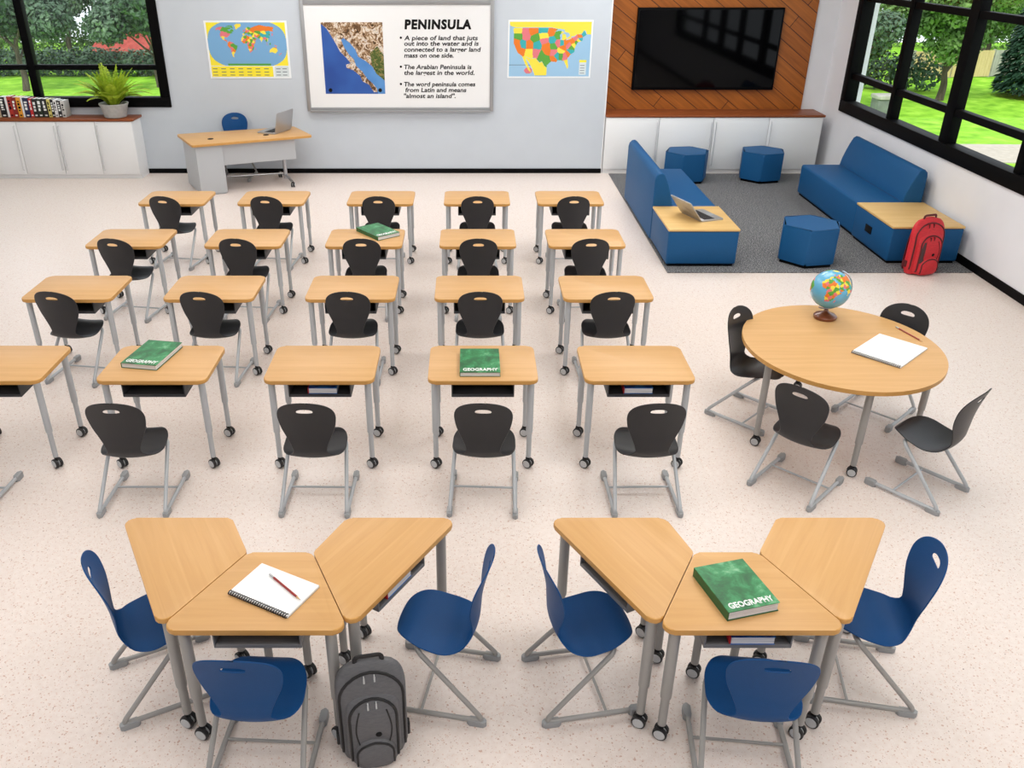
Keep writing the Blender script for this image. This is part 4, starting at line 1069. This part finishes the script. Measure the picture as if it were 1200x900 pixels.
gm = [mat('globe_sea', srgb(96, 176, 214), .25, 0, .5, .5)]+[M[k] for k in ('m_green', 'm_orange', 'm_yellow', 'm_pink', 'm_cyan', 'm_leg', 'm_border')]
obj('sphere', bm, gm, t, 60)
bm = bmesh.new(); pts = []
for k in range(25):
    a = PI*k/24; q = Vector((math.sin(a)*(GR+.014), 0, math.cos(a)*(GR+.014))); pts.append(gc_+tilt @ q)
tube(bm, pts, .006, 8); obj('meridian_arm', bm, 'brass', t)

# ------------------------------------------------------------------ backpacks
def backpack(loc, rz, s, col, dark, trim, label, shade):
    t = thing('backpack', label, 'backpack', loc, rz); t.scale = (s*(1.12 if shade == 'red' else 1), s, s*(1.05 if shade == 'grey' else 1))
    mm = noise_mat(shade+'_nylon', [(.3, srgb(*col)), (.7, srgb(*[min(255, int(c*1.12)) for c in col]))], (40, 40, 160), 1, 3, .55, .12)
    md = mat(shade+'_panel', srgb(*dark), .6); mtm = mat(shade+'_zip', srgb(*trim), .55)
    def loft(rings, n=36, e=3.0):
        bm = bmesh.new(); R_ = []
        for z, cx, cy, hw_, hd in rings:
            ring = []
            for k in range(n):
                a = 2*PI*k/n; c_, s_ = math.cos(a), math.sin(a)
                ring.append(bm.verts.new((cx+hw_*math.copysign(abs(c_)**(2/e), c_), cy+hd*math.copysign(abs(s_)**(2/e), s_), z)))
            R_.append(ring)
        for a, b in zip(R_, R_[1:]):
            for k in range(n): bm.faces.new((a[k], a[(k+1) % n], b[(k+1) % n], b[k]))
        bm.faces.new(R_[0][::-1]); bm.faces.new(R_[-1])
        bmesh.ops.recalc_face_normals(bm, faces=bm.faces)
        return bm
    def arch(zs, w, d, cy, z0, top, e=2.4):
        """rings of a body whose front outline is a rounded arch"""
        out = []
        for i in range(zs+1):
            u = i/zs; z = z0+(top-z0)*u
            k = 1 if u < .68 else max(.02, 1-((u-.68)/.32)**e)**(1/e)
            kb = 1 if u > .12 else .86+.14*(u/.12)
            kd = 1 if u < .5 else max(.02, 1-.75*((u-.5)/.5)**2.2)
            out.append((z, 0, cy+d*.5*(1-kd)*.6, w*.5*k*kb, d*.5*kd*kb))
        return out
    body = loft(arch(26, .325, .125, 0, 0, .53, 3.0)); tree_b = BVHTree.FromBMesh(body); obj('main_compartment', body, mm, t, 60)
    pk = loft(arch(20, .25, .10, -.05, .01, .40, 2.8)); tree_p = BVHTree.FromBMesh(pk); obj('front_pocket', pk, mm, t, 60)
    lw = loft([(z, 0, -.075, hw_, hd*.8) for z, hw_, hd in [(.005, .085, .05), (.03, .098, .066), (.08, .1, .068), (.125, .088, .062), (.155, .065, .052), (.17, .03, .035)]]); tree_l = BVHTree.FromBMesh(lw); obj('lower_pocket', lw, mm, t, 60)
    def surf(trees, x, z):
        ys = []
        for tr_ in trees:
            h = tr_.ray_cast(Vector((x, -1, z)), Vector((0, 1, 0)))
            if h[0] is not None: ys.append(h[0].y)
        return min(ys) if ys else None
    def arch_line(trees, w, z0, top, rad, name, mt_, n=30, inset=.0):
        pts = []
        for k in range(n+1):
            u = k/n
            if u < .3: x, z = -w/2, z0+(top-w*.42-z0)*(u/.3)
            elif u > .7: x, z = w/2, z0+(top-w*.42-z0)*((1-u)/.3)
            else:
                a = PI*(1-(u-.3)/.4); x, z = w/2*math.cos(a), top-w*.42+w*.42*math.sin(a)
            y = surf(trees, x, z)
            if y is not None: pts.append((x, y, z))
        bm = bmesh.new(); tube(bm, pts, rad, 8); return obj(name, bm, mt_, t)
    arch_line([tree_b], .292, .05, .485, .0075, 'main_zipper', mtm)
    arch_line([tree_p], .215, .03, .372, .0075, 'pocket_zipper', mtm)
    arch_line([tree_l], .17, .02, .158, .006, 'lower_zipper', mtm)
    for sx in (-1, 1):
        bm = bmesh.new(); pts = [(sx*(.062+.02*math.sin(PI*k/8)), surf([tree_p], sx*(.062+.02*math.sin(PI*k/8)), .12+.2*k/8)-.001, .12+.2*k/8) for k in range(9)]
        tube(bm, pts, .0035, 6); obj('seam', bm, mtm, t)
    if shade == 'red':
        bm = bmesh.new()
        L_, R2 = [], []
        for k in range(9):
            z = .12+.2*k/8
            for lst, x in ((L_, -.113+.03*(k/8)**3), (R2, -.075+.012*(k/8)**2)):
                y = surf([tree_p, tree_b], x, z); lst.append(bm.verts.new((x, y-.003, z)))
        for k in range(8): bm.faces.new((L_[k], R2[k], R2[k+1], L_[k+1]))
        obj('side_panel', bm, md, t, 60)
    # zipper pulls
    for x, z, trs in ((-.028, .47, [tree_b]), (.02, .472, [tree_b]), (-.02, .355, [tree_p, tree_b]), (.018, .357, [tree_p, tree_b])):
        y = surf(trs, x, z); bm = bmesh.new(); box(bm, x-.004, x+.004, y-.014, y-.009, z-.03, z, 0, .0015); box(bm, x-.0025, x+.0025, y-.014, y-.002, z-.006, z+.006)
        obj('zipper_pull', bm, 'hub' if shade != 'red' else mtm, t)
    y = surf([tree_p], .0, .2); bm = bmesh.new(); lathe(bm, [(.0145, 0), (.0145, .003), (.011, .005), (.001, .005)], 20, (0, 0, 0), 0, Matrix.Translation((.02, y+.002, .195)) @ Matrix.Rotation(R(90), 4, 'X')); obj('round_badge', bm, 'ink', t)
    bm = bmesh.new(); tube(bm, bendpath([(-.062, .02, .512), (-.06, .02, .552), (.06, .02, .552), (.062, .02, .512)], .025, 5), .011, 8, flat=.6); obj('carry_handle', bm, mtm, t)
    for sx in (-1, 1):
        bm = bmesh.new(); tube(bm, catmull([(sx*.07, .045, .46), (sx*.10, .085, .36), (sx*.11, .09, .2), (sx*.13, .07, .07), (sx*.135, .05, .03)], 6), .016, 8, flat=.5); obj('shoulder_strap', bm, mtm, t)
        bm = bmesh.new(); prism(bm, roundpoly([(sx*.158, -.02), (sx*.158+sx*.016, -.01), (sx*.158+sx*.016, .03), (sx*.158, .04)], .006, 3), .07, .13, 0, .004); obj('side_strap', bm, mtm, t)
backpack((-.455, 2.835, 0), R(11), 1.0, (92, 92, 95), (70, 70, 72), (24, 24, 26), 'dark grey backpack standing on the floor beside the left table cluster', 'grey')
backpack((5.25, 9.46, CZ+.0005), R(18), 1.2, (196, 36, 46), (72, 52, 54), (92, 16, 22), 'red backpack leaning by the low table under the right window', 'red')

# ------------------------------------------------------------------ fern and shelf books
t = thing('potted_fern', 'bright green fern in a grey pot on the left counter', 'plant', (-5.63, 14.03, CT))
bm = bmesh.new(); lathe(bm, [(.15, 0), (.17, .01), (.205, .17), (.225, .205), (.225, .215), (.205, .215), (.19, .17)], 36); obj('pot', bm, 'pot', t)
bm = bmesh.new(); lathe(bm, [(.19, .17), (.1, .185), (.001, .19)], 24); obj('soil', bm, 'soil', t)
bm = bmesh.new(); rnd = random.Random(11)
for k in range(62):
    a = rnd.random()*2*PI; ln = rnd.uniform(.46, .66); lean = .1+1.15*rnd.random()**.8
    d = Vector((math.cos(a), math.sin(a), 0)); d = Vector((d.x, d.y*(.3 if d.y > 0 else .7), 0)); pts = []
    for i in range(12):
        u = i/11; th = .08+lean*(.35+1.15*u)           # angle from upright grows along the frond
        p_ = Vector((0, 0, .17))+d*.05 if i == 0 else pts[-1]+(d*math.sin(th)+Vector((0, 0, 1))*math.cos(th))*ln/11
        pts.append(p_)
    tube(bm, pts, .003, 4)
    for i in range(1, 12):
        u = i/11; tgt = (pts[i]-pts[i-1]).normalized(); sd = tgt.cross(Vector((0, 0, 1)))
        if sd.length < .1: sd = Vector((-d.y, d.x, 0))
        sd.normalize(); l_ = .085*math.sin(PI*min(1, u*.8+.16))+.01
        for s in (-1, 1):
            for h_ in (0, .5):
                p = pts[i].lerp(pts[i-1], h_); q = p+sd*s*l_+tgt*l_*.5+Vector((0, 0, -.008)); md_ = p.lerp(q, .5)
                w = tgt*.012
                bm.faces.new([bm.verts.new(p), bm.verts.new(md_-w), bm.verts.new(q), bm.verts.new(md_+w+Vector((0, 0, .004)))])
for v in bm.verts: v.co.y = min(v.co.y, .19)
obj('fronds', bm, 'fern', t, 0)
BK = [(.085, (150, 196, 200), .27, 'pale teal hardback, second book from the picture edge', 'w'), (.045, (240, 240, 236), .28, 'white thin paperback beside the pale teal hardback', None), (.07, (24, 22, 24), .275, 'black paperback left of two orange-brown books', 'w'),
 (.055, (172, 96, 54), .27, 'orange-brown paperback with dark title, left of its darker twin', 'k'), (.05, (112, 52, 34), .275, 'dark reddish brown paperback among the orange-brown books', 'w'), (.06, (196, 146, 120), .265, 'dusty pink paperback in the left half of the book row', 'k'), (.07, (236, 236, 234), .27, 'white paperback left of the grey-blue one', 'k'), (.045, (120, 150, 166), .26, 'grey-blue paperback right of a white one', None),
 (.085, (206, 190, 156), .285, 'wide beige hardback right of the grey-blue paperback', 'k'), (.095, (18, 18, 20), .31, 'tall black hardback with white title in mid row', 'w'), (.035, (244, 244, 242), .31, 'thin white book wedged beside the tall black hardback', None), (.065, (176, 44, 34), .315, 'tall red hardback right of the thin white book', 'k'), (.07, (142, 34, 28), .305, 'deep red hardback with pale title band', 'w'),
 (.07, (232, 160, 44), .305, 'amber yellow paperback in the middle of the book row', 'k'), (.03, (246, 246, 244), .30, 'thin white paperback right of the amber one', None), (.085, (34, 42, 78), .295, 'navy blue paperback in the right half of the row', 'w'), (.05, (200, 44, 48), .285, 'bright red narrow paperback right of the navy book', 'w'), (.07, (36, 34, 34), .28, 'charcoal paperback right of the bright red one', 'w'),
 (.08, (30, 44, 32), .28, 'dark green paperback in the right half of the row', 'w'), (.08, (26, 28, 28), .28, 'black paperback right of the dark green one', 'w'), (.05, (222, 212, 120), .275, 'pale yellow paperback near the right end of the row', 'k'), (.045, (30, 30, 32), .27, 'thin black paperback right of the pale yellow one', 'w'), (.05, (240, 240, 240), .265, 'white paperback third from the right end of the row', 'k'), (.06, (44, 42, 46), .255, 'dark grey paperback second from the right end of the row', 'w'), (.06, (206, 204, 200), .25, 'pale grey paperback at the right end of the book row', 'k')]
tot = sum(b[0] for b in BK)+.004*len(BK); x = -6.40-tot*.97
for w, c, h, lab, tc_ in BK:
    w *= .97; d = random.uniform(.17, .19)
    t = thing('book', lab + ' on the left counter' if len(lab.split()) < 12 else lab, 'book', (x+w/2, 13.99+random.uniform(0, .012), CT), 0, 'books standing on the left counter')
    cm = mat('book_cover', srgb(*c), .5)
    bm = bmesh.new(); box(bm, -w/2, w/2, 0, .004, 0, h, 0, .0015); box(bm, -w/2, -w/2+.004, .004, d, 0, h); box(bm, w/2-.004, w/2, .004, d, 0, h); obj('cover', bm, cm, t, 0)
    bm = bmesh.new(); box(bm, -w/2+.004, w/2-.004, .004, d-.004, .003, h-.004); obj('pages', bm, 'paper', t, 0)
    if tc_:
        bm = bmesh.new()
        z = h*.3+random.uniform(0, .03)
        while z < h*.85:
            l = random.uniform(.015, .05); box(bm, -w*.28, w*random.uniform(.05, .3), -.001, 0, z, min(z+l, h*.9)); z += l+.014
        box(bm, -w*.25, w*.25, -.001, 0, .02, .04)
        obj('spine_marks', bm, 'white_ink' if tc_ == 'w' else 'ink', t, 0)
    x += w+.004

# ------------------------------------------------------------------ light
w = bpy.data.worlds.new('daylight'); SC.world = w; w.use_nodes = True
nt = w.node_tree; bg = nt.nodes['Background']
bg.inputs['Color'].default_value = (.86, .93, 1.0, 1); bg.inputs['Strength'].default_value = 1.8
sl = bpy.data.lights.new('sun', 'SUN'); sl.energy = 2.0; sl.angle = R(3); sl.color = (1, .96, .88)
so = bpy.data.objects.new('sun', sl); COL.objects.link(so); so.rotation_euler = (R(38), R(-18), 0)
def area(x, y, sx, sy, e, col=(1, .995, .99)):  # unseen area lamp added under the ceiling as fill, without any fixture
    l = bpy.data.lights.new('ceiling_panel', 'AREA'); l.shape = 'RECTANGLE'; l.size = sx; l.size_y = sy; l.energy = e; l.color = col
    o = bpy.data.objects.new('ceiling_panel', l); COL.objects.link(o); o.location = (x, y, ZC-.02)
for x in (-6.6, -2.4, 2.4):
    for y in (.5, 4.5, 8.5, 12.4):
        e = 31 if x < -4 else 50 if x < 0 else 70  # fill is weaker at left, stronger at right, to grade the brightness
        area(x, y, 2.6, 2.2, e*(1.4 if y > 12 and x > -4 else 1))

# ------------------------------------------------------------------ camera
cam = bpy.data.cameras.new('camera'); co = bpy.data.objects.new('camera', cam); COL.objects.link(co)
co.location = (0, 0, 3.45); co.rotation_euler = (R(90-27.5), 0, 0)
cam.sensor_width = 36; cam.lens = 30; cam.shift_x = 50/1200; cam.clip_end = 300
SC.camera = co
SC.view_settings.view_transform = 'Standard'; SC.view_settings.look = 'None'; SC.view_settings.gamma = 1; SC.view_settings.use_curve_mapping = False
SC.view_settings.exposure = 0.12
